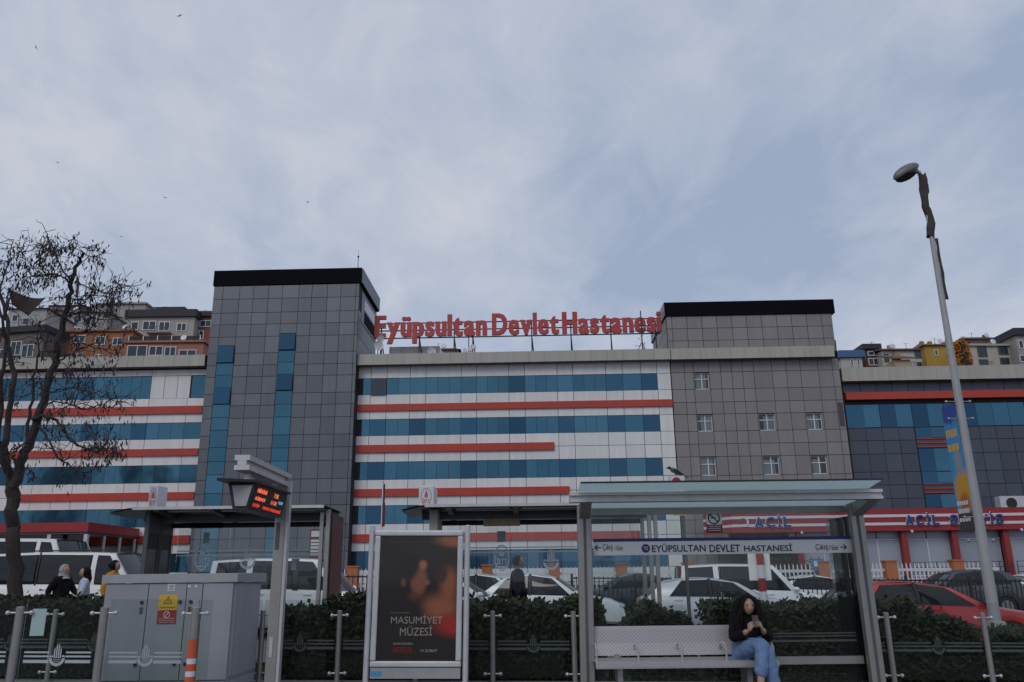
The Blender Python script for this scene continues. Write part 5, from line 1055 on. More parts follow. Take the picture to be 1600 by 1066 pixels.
# ================================================================== street lamp
lx = at(1560, 1000, 16.5).x; lz = zs(lx, 16.5) - .1; lp = thing('street_lamp', 'tall grey street lamp with concrete foot and a torn wrap below its head', 'street lamp', (lx, 16.5, lz))
ft = MB(); ft.hexa([(-.26, -.26, 0), (.26, -.26, 0), (.26, .26, 0), (-.26, .26, 0), (-.13, -.13, .82), (.13, -.13, .82), (.13, .13, .82), (-.13, .13, .82)]); fo = ft.build('concrete_foot', 'concrete', lp); bv = fo.modifiers.new('b', 'BEVEL'); bv.width = .03; bv.segments = 2
ph = 9.45 - lz
MB().tube([(0, 0, .5), (.0, 0, 3), (.0, 0, 6), (0, 0, ph)], [.108, .094, .070, .044], 18).build('pole', 'lamp_paint', lp, smooth=True)
MB().tube([(0, 0, ph - .02), (0, 0, ph + .45), (-.05, 0, ph + .62), (-.16, 0, ph + .68)], [.05, .048, .045, .045], 12).build('arm', 'lamp_paint', lp, smooth=True)
def hd(p): return Vector((p.x, p.y * (1 if p.x > -.2 else .85), p.z * (1.0 if p.z > 0 else .75)))
hb = MB().ball((0, 0, 0), (.34, .155, .15), 18, 10, fn=hd); ho = hb.build('lamp_head', 'lamp_dark', lp, smooth=True); ho.location = (-.34, -.02, ph + .62); ho.rotation_euler = (0, rad(-30), 0)
hb = MB().ball((0, 0, 0), (.30, .145, .16), 16, 8, fn=lambda p: Vector((p.x, p.y, p.z * .8 if p.z < 0 else .1 * p.z))).build('lamp_lens', 'car_glass', ho, smooth=True); hb.location = (-.03, -.01, -.055)
rg = random.Random(4); rows = []
for i in range(13):
    z = ph + .55 - i * .125; rows.append([((.062 + .04 * rg.random() + (.05 if i in (2, 3) and a in (3, 4) else 0)) * math.cos(a * .7854) + .03 * math.sin(i * .9), (.06 + .03 * rg.random()) * math.sin(a * .7854), z + rg.uniform(-.06, .06)) for a in range(8)])
MB().grid(rows, close=True).build('torn_wrap', 'cloth_brown', lp, smooth=True)
MB().grid([[(.055 + .02 * rg.random() + dx, .02 * rg.random(), ph - .95 - i * .2) for dx in (0, .05 + .03 * rg.random())] for i in range(8)]).build('wrap_tail', 'cloth_brown', lp)
for z in (2.3, 2.75, 4.7, 5.05): MB().tube([(0, 0, z - .02), (0, 0, z + .02)], .114 - .0078 * z, 16).tube([(-.26, 0, z), (.22, 0, z)], .012, 6).ball((-.26, 0, z), .03, 8, 6).ball((.22, 0, z), .03, 8, 6).build('clamp_ring', 'steel', lp, smooth=True)
bnr = thing('pole_banner', 'narrow blue and yellow banner strapped to the street lamp', 'banner', (lx - .10, 16.5, lz + 2.5)); bnr.rotation_euler = (0, 0, rad(-86))
MB().box(-.46, 0.0, -.008, .008, 0, 2.52).build('sheet', 'banner', bnr)
for (z0, z1, mk, n) in ((1.86, 2.02, 'yellow', 5), (1.58, 1.72, 'yellow', 3), (.50, .58, 'white_print', 5), (.34, .43, 'white_print', 8), (.18, .25, 'white_print', 4)):
    for k in range(n): MB().box(-.43 + .38 * k / n, -.43 + .38 * (k + .75) / n, -.0105, -.0085, z0, z1).build('banner_mark', mk, bnr)

# ================================================================== railings and fences of the forecourt
def balusters(label, xa, xb, Y, h, step, name='iron_fence'):
    t = thing(name, label, 'fence', ((xa + xb) / 2, Y, 0)); cx = (xa + xb) / 2; rl = MB()
    for zz in (.12, h - .06): rl.bar((xa - cx, 0, zf(xa, Y) + zz), (xb - cx, 0, zf(xb, Y) + zz), .04, .05)
    rl.build('rails', 'dark_metal', t); n = int((xb - xa) / step); me = MB().box(-.013, .013, -.013, .013, 0, h).mesh('baluster', 'dark_metal'); mp = MB().box(-.04, .04, -.04, .04, 0, h + .08).mesh('post', 'dark_metal')
    for k in range(n + 1):
        x = xa + (xb - xa) * k / n; obj('post' if k % 14 == 0 else 'baluster', mp if k % 14 == 0 else me, t, (x - cx, -.03 if k % 14 else 0, zf(x, Y)))
balusters('black iron fence between the red car and the dark grey car', 8.8, 19.0, 28.6, 1.42, .15)
balusters('black iron fence behind the white sedan, seen through the shelter glass', 1.9, 5.2, 28.6, 1.42, .15)
balusters('black iron fence beyond the pavement between bus shelter and poster', -6.0, -2.6, 28.6, 1.42, .15)
pf = thing('picket_fence', 'white picket fence with orange pillars in front of the hospital', 'fence', (12, 45, 0)); mk_ = MB().slab([(-.035, 0, 0), (.035, 0, 0), (.035, 0, 1.2), (0, 0, 1.34), (-.035, 0, 1.2)], (0, .03, 0)).mesh('picket', 'white_plastic'); pil = MB().box(-.28, .28, -.28, .28, 0, 1.5).box(-.32, .32, -.32, .32, 1.5, 1.58).mesh('pillar', 'brick')
for k in range(170):
    x = -12 + k * .22; z = zf(x, 45) + .12
    if k % 16 == 0: obj('pillar', pil, pf, (x - 12, 0, zf(x, 45)))
    else: obj('picket', mk_, pf, (x - 12, -.04, z))
rl = MB()
for zz in (.5, 1.0): rl.box(-24, 13.4, 0, .03, zf(0, 45) + zz, zf(0, 45) + zz + .14)
rl.build('rails', 'white_plastic', pf); MB().box(-24, 13.4, -.1, .1, 0.3, zf(0, 45) + .3).build('base_wall', 'brick', pf)
fp = at(597, 800, 44); fl = thing('flag_pole', 'white flag pole with a furled red flag in front of the centre wing', 'flag pole', (fp.x, 44, zf(fp.x, 44))); top = at(597, 752, 44).z - zf(fp.x, 44)
MB().tube([(0, 0, 0), (0, 0, top)], [.06, .035], 10).ball((0, 0, top), .06, 8, 6).build('pole', 'white_plastic', fl, smooth=True); rg = random.Random(2)
MB().grid([[(.03 + .07 * math.sin(a) * (1.2 if i > 4 else .6) + .05, .08 * math.cos(a), top - .15 - i * .22) for a in (0, 1, 2, 3, 4, 5)] for i in range(11)], close=True).build('flag', 'dark_red', fl, smooth=True)
db = at(492, 857, 30); dt = thing('directory_board', 'tall dark red hospital directory board with white name strips', 'sign', (db.x, 30, zf(db.x, 30))); q0 = at(482, 886, 30); q1 = at(503, 827, 30); zz0 = q0.z - zf(db.x, 30); zz1 = q1.z - zf(db.x, 30); hw = (q1.x - q0.x) / 2
MB().box(-hw, hw, 0, .08, zz0, zz1).build('board', 'dark_red', dt); MB().box(-hw + .03, -hw + .1, .01, .07, 0, zz0).box(hw - .1, hw - .03, .01, .07, 0, zz0).build('legs', 'mid_metal', dt)
MB().box(-hw + .05, hw - .03, -.01, -.001, zz1 - .26, zz1 - .06).build('name_strip', 'white_print', dt)
for k in range(8): MB().box(-hw + .05, hw - .03, -.01, -.001, zz1 - .44 - k * .115 - (.1 if k > 4 else 0), zz1 - .36 - k * .115 - (.1 if k > 4 else 0)).build('name_strip', 'white_print', dt)
ins = thing('blue_notice', 'small blue notice board on the picket fence by the emergency entrance', 'sign', at(1279, 892, 44.8)); q0 = at(1271, 892, 44.8); q1 = at(1287, 873, 44.8); MB().box(q0.x - at(1279, 892, 44.8).x, q1.x - at(1279, 892, 44.8).x, 0, .04, 0, q1.z - q0.z).build('plate', 'notice_blue', ins)
MB().box(-.2, .2, -.01, -.001, .22, .5).build('pictogram', 'white_print', ins)

# ================================================================== vehicles
def lerp(a, b, t): return a + (b - a) * t
def interp(pts, x):
    if x <= pts[0][0]: return pts[0][1]
    for (a, b), (c, d) in zip(pts, pts[1:]):
        if x <= c: return b + (d - b) * (x - a) / max(1e-6, c - a)
    return pts[-1][1]
def make_car(name, label, cat, pos, rotz, paint, L, W, H, top, belt, roof, kinds, wheels, roofrail=False, tum=.24, mirror_x=None, crown=.03, bumper=True, group=None, front_glass=True, arch=.05):
    """top: upper outline of the lower body (x, z); belt / roof: x of the side pillars at belt and roof edge; kinds: what lies between them"""
    t = thing(name, label, cat, pos, rotz, group); hw = W / 2; zb = .22; body = MB()
    xs = sorted(set([p[0] for p in top] + [-L / 2 + L * k / 22 for k in range(23)]))
    def wid(x): e = min(x - xs[0], xs[-1] - x); return hw * (1 - .16 * max(0, 1 - e / .55) ** 2)
    def notch(x):                                                    # wheel arches
        z = zb
        for wx, wr in wheels:
            d = abs(x - wx)
            if d < wr + .06: z = max(z, math.sqrt(max(0, (wr + .06) ** 2 - d * d)) + wr * .75)
        return z
    xs = sorted(set(xs + [wx + s * (wr + .06) * k for wx, wr in wheels for s in (-1, 1) for k in (.2, .5, .75, .93, 1.0)]))
    rows = []
    for x in xs:
        zt = interp(top, x); w_ = wid(x); zn = min(notch(x), zt - .15); sh_ = zn + .6 * (zt - zn)
        rows.append([(x, w_ * .93, zn), (x, w_ * .99, zn + .10 * (zt - zn)), (x, w_, lerp(zn, zt, .45)), (x, w_ * .985, lerp(zn, zt, .8)), (x, w_ * .95, zt - .025), (x, w_ * .86, zt + .005), (x, w_ * .5, zt + .025), (x, 0, zt + .03)])
    for s in (1, -1): body.grid([[(p[0], s * p[1], p[2]) for p in r] for r in rows])
    for r in (rows[0], rows[-1]): body.add([(p[0], p[1], p[2]) for p in r] + [(p[0], -p[1], p[2]) for p in reversed(r)], [tuple(range(2 * len(r)))])
    zr = lambda x: H - crown * 1.2 - arch * ((x - (roof[0] + roof[-1]) / 2) / max(.5, (roof[-1] - roof[0]) / 2)) ** 2
    rw_ = hw - tum; bw = [min(hw * .93, wid(x) * .93) for x in belt]
    def pil(i, s, f): xb, xr_ = belt[i], roof[i]; zt = interp(top, xb); a = Vector((xb, s * bw[i], zt - .03)); b = Vector((xr_, s * rw_, zr(xr_))); m = a.lerp(b, f); m.y += s * .035 * math.sin(f * math.pi); return m
    F = [0, .25, .5, .75, 1]
    for s in (1, -1):
        for i, k in enumerate(kinds):
            rr = [[pil(i, s, f) for f in F], [pil(i + 1, s, f) for f in F]]
            if k == 'p': body.grid(rr)
            elif k == 'b': MB().grid([[q - Vector((0, s * .004, 0)) for q in c_] for c_ in rr]).build('black_pillar', 'trim', t, smooth=True)
            else:
                g = MB(); ins = .03
                def P(u, v): a = pil(i, s, v); b = pil(i + 1, s, v); return a.lerp(b, u) + Vector((0, s * .002, 0))
                g.grid([[P(u, v) for v in (.06, .3, .6, .93)] for u in (.02, .5, .98)])
                g.build('side_window', 'car_glass', t, smooth=True)
                bd = MB(); bd.grid([[P(u, v) - Vector((0, s * .03, 0)) for v in (0, .5, 1)] for u in (0, .5, 1)])
                body.grid([[P(u, v) - Vector((0, s * .006, 0)) for v in (0, .06)] for u in (0, 1)]); body.grid([[P(u, v) - Vector((0, s * .006, 0)) for v in (.93, 1)] for u in (0, 1)])
    # roof skin
    rx = [roof[0]] + [roof[0] + (roof[-1] - roof[0]) * k / 8 for k in range(1, 8)] + [roof[-1]]
    body.grid([[(x, rw_ * c, zr(x) + crown * (1 - c * c)) for c in (-1, -.8, -.4, 0, .4, .8, 1)] for x in rx])
    # wind and rear screens
    for (i, nm, bul) in ((len(belt) - 1, 'windscreen', .16), (0, 'rear_window', -.08)):
        g = MB(); rows2 = []
        for f in (.05, .35, .7, .96):
            rows2.append([(lerp(belt[i] + bul * (1 - c * c), roof[i] + bul * .4 * (1 - c * c), f), lerp(bw[i], rw_, f) * c, lerp(interp(top, belt[i]) - .02, zr(roof[i]) + crown * (1 - c * c), f)) for c in (-.95, -.5, 0, .5, .95)])
        g.grid(rows2)
        if nm == 'rear_window' and not front_glass: body.grid(rows2)
        else: g.build(nm, 'car_glass', t, smooth=True)
        body.grid([[(lerp(belt[i], roof[i], f), s * lerp(bw[i], rw_, f), lerp(interp(top, belt[i]) - .03, zr(roof[i]), f)) for f in (0, .5, 1)] for s in (.94, 1)]); body.grid([[(lerp(belt[i], roof[i], f), s * lerp(bw[i], rw_, f), lerp(interp(top, belt[i]) - .03, zr(roof[i]), f)) for f in (0, .5, 1)] for s in (-1, -.94)])
    body.build('body', paint, t, smooth=35)
    for wx, wr in wheels:
        for s in (1, -1):
            wo = MB().tube([(wx, s * (hw - .22), wr), (wx, s * (hw - .2), wr), (wx, s * (hw - .04), wr), (wx, s * (hw - .02), wr)], [wr * .9, wr, wr, wr * .9], 24).build('wheel', 'tyre', t, smooth=True)
            rm = MB().tube([(wx, s * (hw - .05), wr), (wx, s * (hw - .015), wr)], [wr * .66, wr * .62], 20)
            rm.build('rim', 'rim', wo)
        MB().box(wx - wr, wx + wr, -hw + .25, hw - .25, .25, .85).build('wheel_well', 'trim', t)
    xf = top[-1][0]; xr0 = top[0][0]; zf_ = interp(top, xf - .3)
    for s in (1, -1):
        MB().ball((xf - .22, s * (hw - .26), zf_ - .13), (.24, .17, .08), 12, 8).build('headlight', 'lamp_clear', t, smooth=True)
        MB().box(xr0 - .012, xr0 + .12, s * (hw - .16) - .13 + (.0), s * (hw - .16) + .10, interp(top, xr0 + .1) - .28, interp(top, xr0 + .1) - .06).build('tail_light', 'lamp_red', t)
        mx_ = mirror_x if mirror_x is not None else belt[-1] - .12
        MB().ball((mx_, s * (hw + .06), interp(top, mx_) + .06), (.085, .085, .065), 12, 8).build('wing_mirror', 'trim' if paint in ('car_red', 'car_grey') else paint, t, smooth=True)
        for i, k in enumerate(kinds):
            if k == 'g' and belt[i + 1] - belt[i] > .6: hx = belt[i] + .14; z = interp(top, hx) - .12; MB().box(hx, hx + .2, s * hw * .985 - .012, s * hw * .985 + .03, z, z + .035).build('door_handle', paint, t)
    if bumper: MB().box(xf - .06, xf + .03, -hw * .7, hw * .7, .32, .46).build('front_grille', 'trim', t); MB().box(xr0 - .03, xr0 + .05, -hw * .75, hw * .75, .34, .5).build('rear_bumper', 'trim', t)
    MB().box(xs[0] + .15, xs[-1] - .15, -hw * .8, hw * .8, .16, .3).build('underbody', 'trim', t)
    if roofrail:
        for s in (1, -1): MB().tube([(roof[0] + .1, s * rw_ * .92, H - .06), (roof[0] + .2, s * rw_ * .92, H - .0), (roof[-1] - .25, s * rw_ * .92, H - .0), (roof[-1] - .12, s * rw_ * .92, H - .06)], .018, 6).build('roof_rail', 'trim', t)
    return t
SED = dict(L=4.45, W=1.76, H=1.47, top=[(-2.22, .62), (-2.2, .88), (-1.95, .97), (-1.35, .99), (-.2, .95), (.95, .92), (1.25, .9), (1.85, .80), (2.15, .66), (2.22, .5)], belt=[-1.62, -1.28, -.30, -.22, .86, 1.08], roof=[-1.02, -.86, -.30, -.22, .28, .42], kinds='pgbgp', arch=.13, wheels=[(-1.32, .31), (1.36, .31)])
HAT = dict(L=4.3, W=1.78, H=1.46, top=[(-2.12, .60), (-2.1, .92), (-1.95, 1.0), (-.9, .99), (.3, .94), (.95, .91), (1.25, .89), (1.85, .79), (2.1, .66), (2.16, .48)], belt=[-1.98, -1.45, -.42, -.34, .80, 1.05], roof=[-1.62, -1.05, -.42, -.34, .18, .36], kinds='pgbgp', arch=.13, wheels=[(-1.28, .32), (1.35, .32)])
CAD = dict(L=4.4, W=1.80, H=1.83, top=[(-2.16, .6), (-2.15, 1.0), (-1.9, 1.10), (0, 1.08), (1.0, 1.04), (1.25, 1.02), (1.9, .90), (2.15, .75), (2.2, .5)], belt=[-2.12, -1.95, -1.15, -1.0, .0, .15, 1.02, 1.22], roof=[-2.02, -1.88, -1.15, -1.0, .0, .12, .42, .56], kinds='pgpgbgp', wheels=[(-1.4, .32), (1.4, .32)], tum=.16)
VAN = dict(L=5.0, W=1.92, H=1.97, top=[(-2.48, .6), (-2.46, 1.05), (-2.2, 1.16), (0, 1.15), (1.3, 1.12), (1.6, 1.08), (2.2, .98), (2.45, .8), (2.5, .5)], belt=[-2.44, -2.2, -.75, -.7, .62, .75, 1.62, 1.8], roof=[-2.34, -2.12, -.75, -.7, .62, .74, 1.0, 1.16], kinds='pgbgpgp', wheels=[(-1.6, .34), (1.5, .34)], tum=.15)
SUV = dict(L=4.4, W=1.82, H=1.64, top=[(-2.15, .7), (-2.14, 1.05), (-1.95, 1.12), (0, 1.08), (1.0, 1.03), (1.25, 1.0), (1.85, .92), (2.12, .75), (2.18, .5)], belt=[-2.05, -1.6, -.5, -.42, .8, 1.05], roof=[-1.7, -1.3, -.5, -.42, .2, .38], kinds='pgbgp', arch=.13, wheels=[(-1.3, .35), (1.35, .35)])
def street_z(x, Y): return zs(lim(x), Y)
def place(proto, name, label, cat, x, Y, rot, paint, **k):
    d = dict(proto); d.update(k); fn = street_z if Y < 28.5 else zf
    return make_car(name, label, cat, (x, Y, fn(x, Y)), rot, paint, **d)
place(VAN, 'parked_van', 'white minivan with dark side windows parked behind the walking women', 'van', -11.05, 22.0, rad(-2), 'car_white', roofrail=True)
place(VAN, 'parked_van', 'taller white van whose roof shows above the minivan', 'van', -14.6, 25.8, rad(-3), 'car_white', H=2.42, W=2.0)
place(CAD, 'parked_van', 'white compact van behind the information display pole', 'van', -5.35, 21.6, rad(-2), 'car_white', H=1.86)
place(HAT, 'parked_car', 'white car half hidden by the cabinet lid behind the bus shelter', 'car', -7.6, 26.2, rad(0), 'car_white')
place(SED, 'parked_car', 'nearest white sedan behind the hedge by the poster stand', 'car', -1.75, 21.8, rad(-3), 'car_white', H=1.5)
place(SED, 'parked_car', 'white sedan with a round mirror behind the man in the dark coat', 'car', .75, 23.6, rad(-7), 'car_white', H=1.52)
place(SED, 'parked_car', 'white sedan whose roof shows between the two nearer white sedans', 'car', -.9, 26.4, rad(0), 'car_white', H=1.5)
place(HAT, 'parked_car', 'silver hatchback behind the metal bench', 'car', 5.35, 22.6, rad(-2), 'car_silver')
place(CAD, 'parked_van', 'white high-roofed van behind the silver hatchback and the seated woman', 'van', 6.85, 25.2, rad(-3), 'car_white')
place(SED, 'parked_car', 'white sedan behind the black iron fence, next to the shelter post', 'car', 10.7, 30.6, rad(0), 'car_white')
place(HAT, 'parked_car', 'bright red hatchback parked beside the street lamp', 'car', 8.6, 18.4, rad(-1), 'car_red', H=1.44)
place(SUV, 'parked_car', 'dark grey crossover behind the black iron fence and the red hatchback', 'car', 15.9, 31.2, rad(180), 'car_grey')
place(SED, 'parked_car', 'dark car behind the white sedan, glimpsed through the shelter post gap', 'car', 4.2, 31.5, rad(180), 'car_grey')
place(HAT, 'parked_car', 'white car at the right edge behind the street lamp', 'car', 19.9, 33.5, rad(180), 'car_white')

# ================================================================== people
def head_mesh(mb, c, r, yaw=0.0, tilt=0.0, ms=0, me=1, ml=2):
    """head facing -y: skull, jaw, nose, brow, ears, eyes, mouth; r = half head height"""
    R = Matrix.Rotation(yaw, 3, 'Z') @ Matrix.Rotation(tilt, 3, 'X'); c = Vector(c)
    def fn(p):
        x, y, z = p.x, p.y, p.z
        jaw = 1 - .30 * max(0, -z - .1) * (1 if y < .2 else .6); x *= jaw * .76; yy = y * (.90 if y > 0 else .86)
        if z < -.55 and y > -.2: yy *= .75
        if y < 0:
            n = math.exp(-((x / .12) ** 2)) * math.exp(-(((z + .18) / .2) ** 2)); yy -= .20 * n
            yy += .07 * math.exp(-(((abs(x) - .28) / .15) ** 2)) * math.exp(-(((z - .03) / .11) ** 2))
            yy -= .05 * math.exp(-((x / .2) ** 2)) * math.exp(-(((z + .82) / .15) ** 2)); yy -= .05 * math.exp(-((x / .22) ** 2)) * math.exp(-(((z + .52) / .08) ** 2))
        return Vector((x, yy, z))
    k = len(mb.v); mb.ball((0, 0, 0), (r, r, r), 26, 22, ms, fn)
    for s in (-1, 1):
        mb.ball((s * .74 * r, .08 * r, -.05 * r), (.07 * r, .14 * r, .2 * r), 8, 6, ms)
        mb.ball((s * .27 * r, -.74 * r, .03 * r), (.13 * r, .06 * r, .055 * r), 8, 6, me); mb.ball((s * .28 * r, -.79 * r, .19 * r), (.19 * r, .05 * r, .03 * r), 8, 4, me)
    mb.ball((0, -.85 * r, -.50 * r), (.2 * r, .06 * r, .06 * r), 8, 6, ml)
    mb.v[k:] = [tuple(R @ Vector(v) + c) for v in mb.v[k:]]
from mathutils import noise as nz_
def chain(mb, segs, m=0, sub=2, fold=0.0):
    """segs: list of joint chains [(point, radius), ...] that share joints by position"""
    V = []; E = []; Rr = []; idx = {}
    for ch in segs:
        prev = None
        for p, r in ch:
            key = tuple(round(q, 3) for q in p)
            if key not in idx: idx[key] = len(V); V.append(tuple(p)); Rr.append(r)
            i = idx[key]
            if prev is not None and prev != i: E.append((prev, i))
            prev = i
    vs, fs = skin(V, E, Rr, 0, sub)
    if fold: vs = [v + nz_.noise_vector(v * 13) * fold + nz_.noise_vector(Vector((v.x * 7, v.y * 7, v.z * 30))) * fold * .6 for v in vs]
    mb.add(vs, fs, m)
def hand(mb, wrist, to, normal, s=1.0, curl=.5, m=0, thumb=1):
    """palm, four unequal curled fingers and a thumb leaving the side of the palm"""
    w_ = Vector(wrist); d = (Vector(to) - w_).normalized(); n = Vector(normal); n = (n - d * n.dot(d)).normalized(); side = d.cross(n) * thumb
    P = w_ + d * .045 * s; k = len(mb.v); mb.ball((0, 0, 0), (.042 * s, .018 * s, .05 * s), 12, 8, m)
    mb.v[k:] = [tuple(P + side * v[0] + n * v[1] + d * v[2]) for v in mb.v[k:]]
    for i, (o, L) in enumerate(((-.03, .058), (-.010, .072), (.011, .076), (.031, .068))):
        p = w_ + d * .082 * s + side * o * s; q = [p - d * .02 * s]; a = d.copy()
        for j in range(3): q.append(q[-1] + a * L * s * (.45 if j == 0 else .36)); a = (a * math.cos(curl) + n * math.sin(curl)).normalized()
        mb.tube(q, [.0095 * s, .009 * s, .0085 * s, .006 * s], 7, m)
    p = w_ + d * .03 * s + side * .034 * s; mb.tube([p, p + side * .022 * s + d * .022 * s, p + side * .022 * s + d * .05 * s + n * .016 * s, p + side * .006 * s + d * .068 * s + n * .024 * s], [.012 * s, .011 * s, .0095 * s, .007 * s], 7, m)

# --- the seated woman with her phone
wx = at(1176, 1000, 10.62).x; W0 = (wx, 10.70, zp(wx)); wm = thing('person', 'seated woman with long dark hair, black jacket and blue jeans looking at a phone', 'person', W0)
sz = .563 - W0[2]; V_ = Vector
pel = V_((0, .05, sz + 0.100)); spn = V_((0, .10, sz + 0.282)); chs = V_((0, .06, sz + 0.432)); nck = V_((-.005, .03, sz + 0.522)); hd_c = V_((-.012, -.035, sz + 0.616))
sl_, sr_ = V_((.155, .06, sz + 0.470)), V_((-.155, .06, sz + 0.470)); el_, er_ = V_((.20, -.02, sz + 0.226)), V_((-.20, -.02, sz + 0.226)); wl_, wr_ = V_((.085, -.24, sz + 0.352)), V_((-.085, -.24, sz + 0.338))
hl, hr = V_((.09, .02, sz + .09)), V_((-.09, .02, sz + .09)); kl, kr = V_((.07, -.42, sz + .12)), V_((.01, -.44, sz + .20)); al_, ar_ = V_((.14, -.40, .12)), V_((-.075, -.52, sz - .27)); tl, tr = V_((.16, -.55, .05)), V_((-.095, -.66, sz - .36))
bd = MB(); chain(bd, [[(pel, .13), (spn, .115), (chs, .12), (nck, .05), (hd_c, .055)], [(chs, .12), (sl_, .065), (el_, .047), (wl_, .03)], [(chs, .12), (sr_, .065), (er_, .047), (wr_, .03)], [(pel, .13), (hl, .10), (kl, .065), (al_, .04), (tl, .03)], [(pel, .13), (hr, .10), (kr, .065), (ar_, .04), (tr, .03)]])
head_mesh(bd, hd_c, .110, .06, .10); hand(bd, wl_, V_((.035, -.30, sz + .432)), V_((-1, .1, .1)), 1.0, .65, 0, -1); hand(bd, wr_, V_((-.035, -.30, sz + .428)), V_((1, .1, .1)), 1.0, .65, 0, 1)
bd.build('body', ['skin', 'eye', 'lips'], wm, smooth=60)
jk = MB(); up = lambda p, d: V_(p) + V_(d)
chain(jk, [[(pel + V_((0, .0, .02)), .158), (spn, .142), (chs, .138), (nck - V_((0, -.01, .01)), .07)], [(chs, .138), (sl_ + V_((.01, 0, -.01)), .08), (el_ + V_((.015, 0, 0)), .07), (wl_.lerp(el_, .2), .05)], [(chs, .138), (sr_ + V_((-.01, 0, -.01)), .08), (er_ + V_((-.015, 0, 0)), .07), (wr_.lerp(er_, .2), .05)]], sub=3, fold=.012)
jk.build('jacket', 'black_cloth', wm, smooth=60)
jn = MB(); chain(jn, [[(pel - V_((0, 0, .03)), .16), (hl, .125), (hl.lerp(kl, .5), .105), (kl, .088), (kl.lerp(al_, .5), .078), (al_.lerp(kl, .12), .075)], [(pel - V_((0, 0, .03)), .16), (hr, .125), (hr.lerp(kr, .5), .11), (kr, .09), (kr.lerp(ar_, .5), .082), (ar_.lerp(kr, .2), .078)]], sub=3, fold=.009); jn.build('jeans', 'denim', wm, smooth=60)
for (a, t_, nm) in ((al_, tl, 0), (ar_, tr, 1)):
    s_ = MB(); chain(s_, [[(a + V_((0, .04, -.05)), .042), (a.lerp(t_, .5) + V_((0, 0, -.03)), .045), (t_ + V_((0, -.04, -.0)), .035)]]); sho = s_.build('shoe', 'shoe_print', wm, smooth=60); MB().ball(tuple(a.lerp(t_, .5) + V_((0, .0, -.075))), (.05, .16, .016), 12, 6).build('sole', 'white_plastic', sho, smooth=True)
hr_m = MB(); rg = random.Random(8)
def hairfn(p): return V_((p.x, p.y, p.z)) if (p.y > -.35 or p.z > .55) else V_((p.x * 1.02, -.35 + (p.y + .35) * .15, p.z))
hr_m.ball(tuple(hd_c + V_((0, .022, .018))), (.118, .132, .128), 20, 14, 0, hairfn)
for k in range(190):
    a = rg.uniform(-.5, math.pi + .5); rr = rg.uniform(.9, 1.22); p0 = hd_c + V_((.10 * math.cos(a) * rr, .02 + .10 * math.sin(a) * rr, rg.uniform(-.03, .08))); q = [p0]; sw = rg.uniform(0, 6); L = rg.uniform(.24, .40)
    out_ = V_((math.cos(a), max(-.1, math.sin(a)), 0))
    for j in range(6): q.append(q[-1] + V_((0, 0, -L / 6)) + out_ * (.018 if j < 2 else .004) + V_((.010 * math.sin(sw + j * 1.3), .01 * math.cos(sw + j), 0)))
    hr_m.tube(q, [.014, .021, .024, .024, .021, .016, .004], 6)
for s in (-1, 1):                                                   # locks framing the face
    for k in range(7):
        q = [hd_c + V_((s * (.02 + .012 * k), -.075 + .008 * k, .105 - .004 * k)), hd_c + V_((s * (.075 + .004 * k), -.085 + .012 * k, .05)), hd_c + V_((s * (.092 + .004 * k), -.075 + .012 * k, -.03)), hd_c + V_((s * (.10 + .008 * k), -.06 + .01 * k, -.13)), hd_c + V_((s * (.10 + .01 * k), -.055, -.23 - .012 * k))]
        hr_m.tube(q, [.012, .015, .017, .016, .006], 6)
hr_m.build('hair', 'hair', wm, smooth=True)
ph_ = thing('phone', 'dark phone held up in both hands by the seated woman', 'phone', (wx, 10.70 - .325, W0[2] + sz + .376)); ph_.rotation_euler = (rad(-28), 0, 0)
po = MB().box(-.036, .036, -.004, .004, 0, .15).build('case', 'phone_case', ph_); MB().box(-.033, .033, .0042, .005, .005, .145).build('screen', 'ink', ph_); MB().box(-.028, -.01, -.0065, -.0042, .115, .14).build('camera_block', 'ink', ph_)

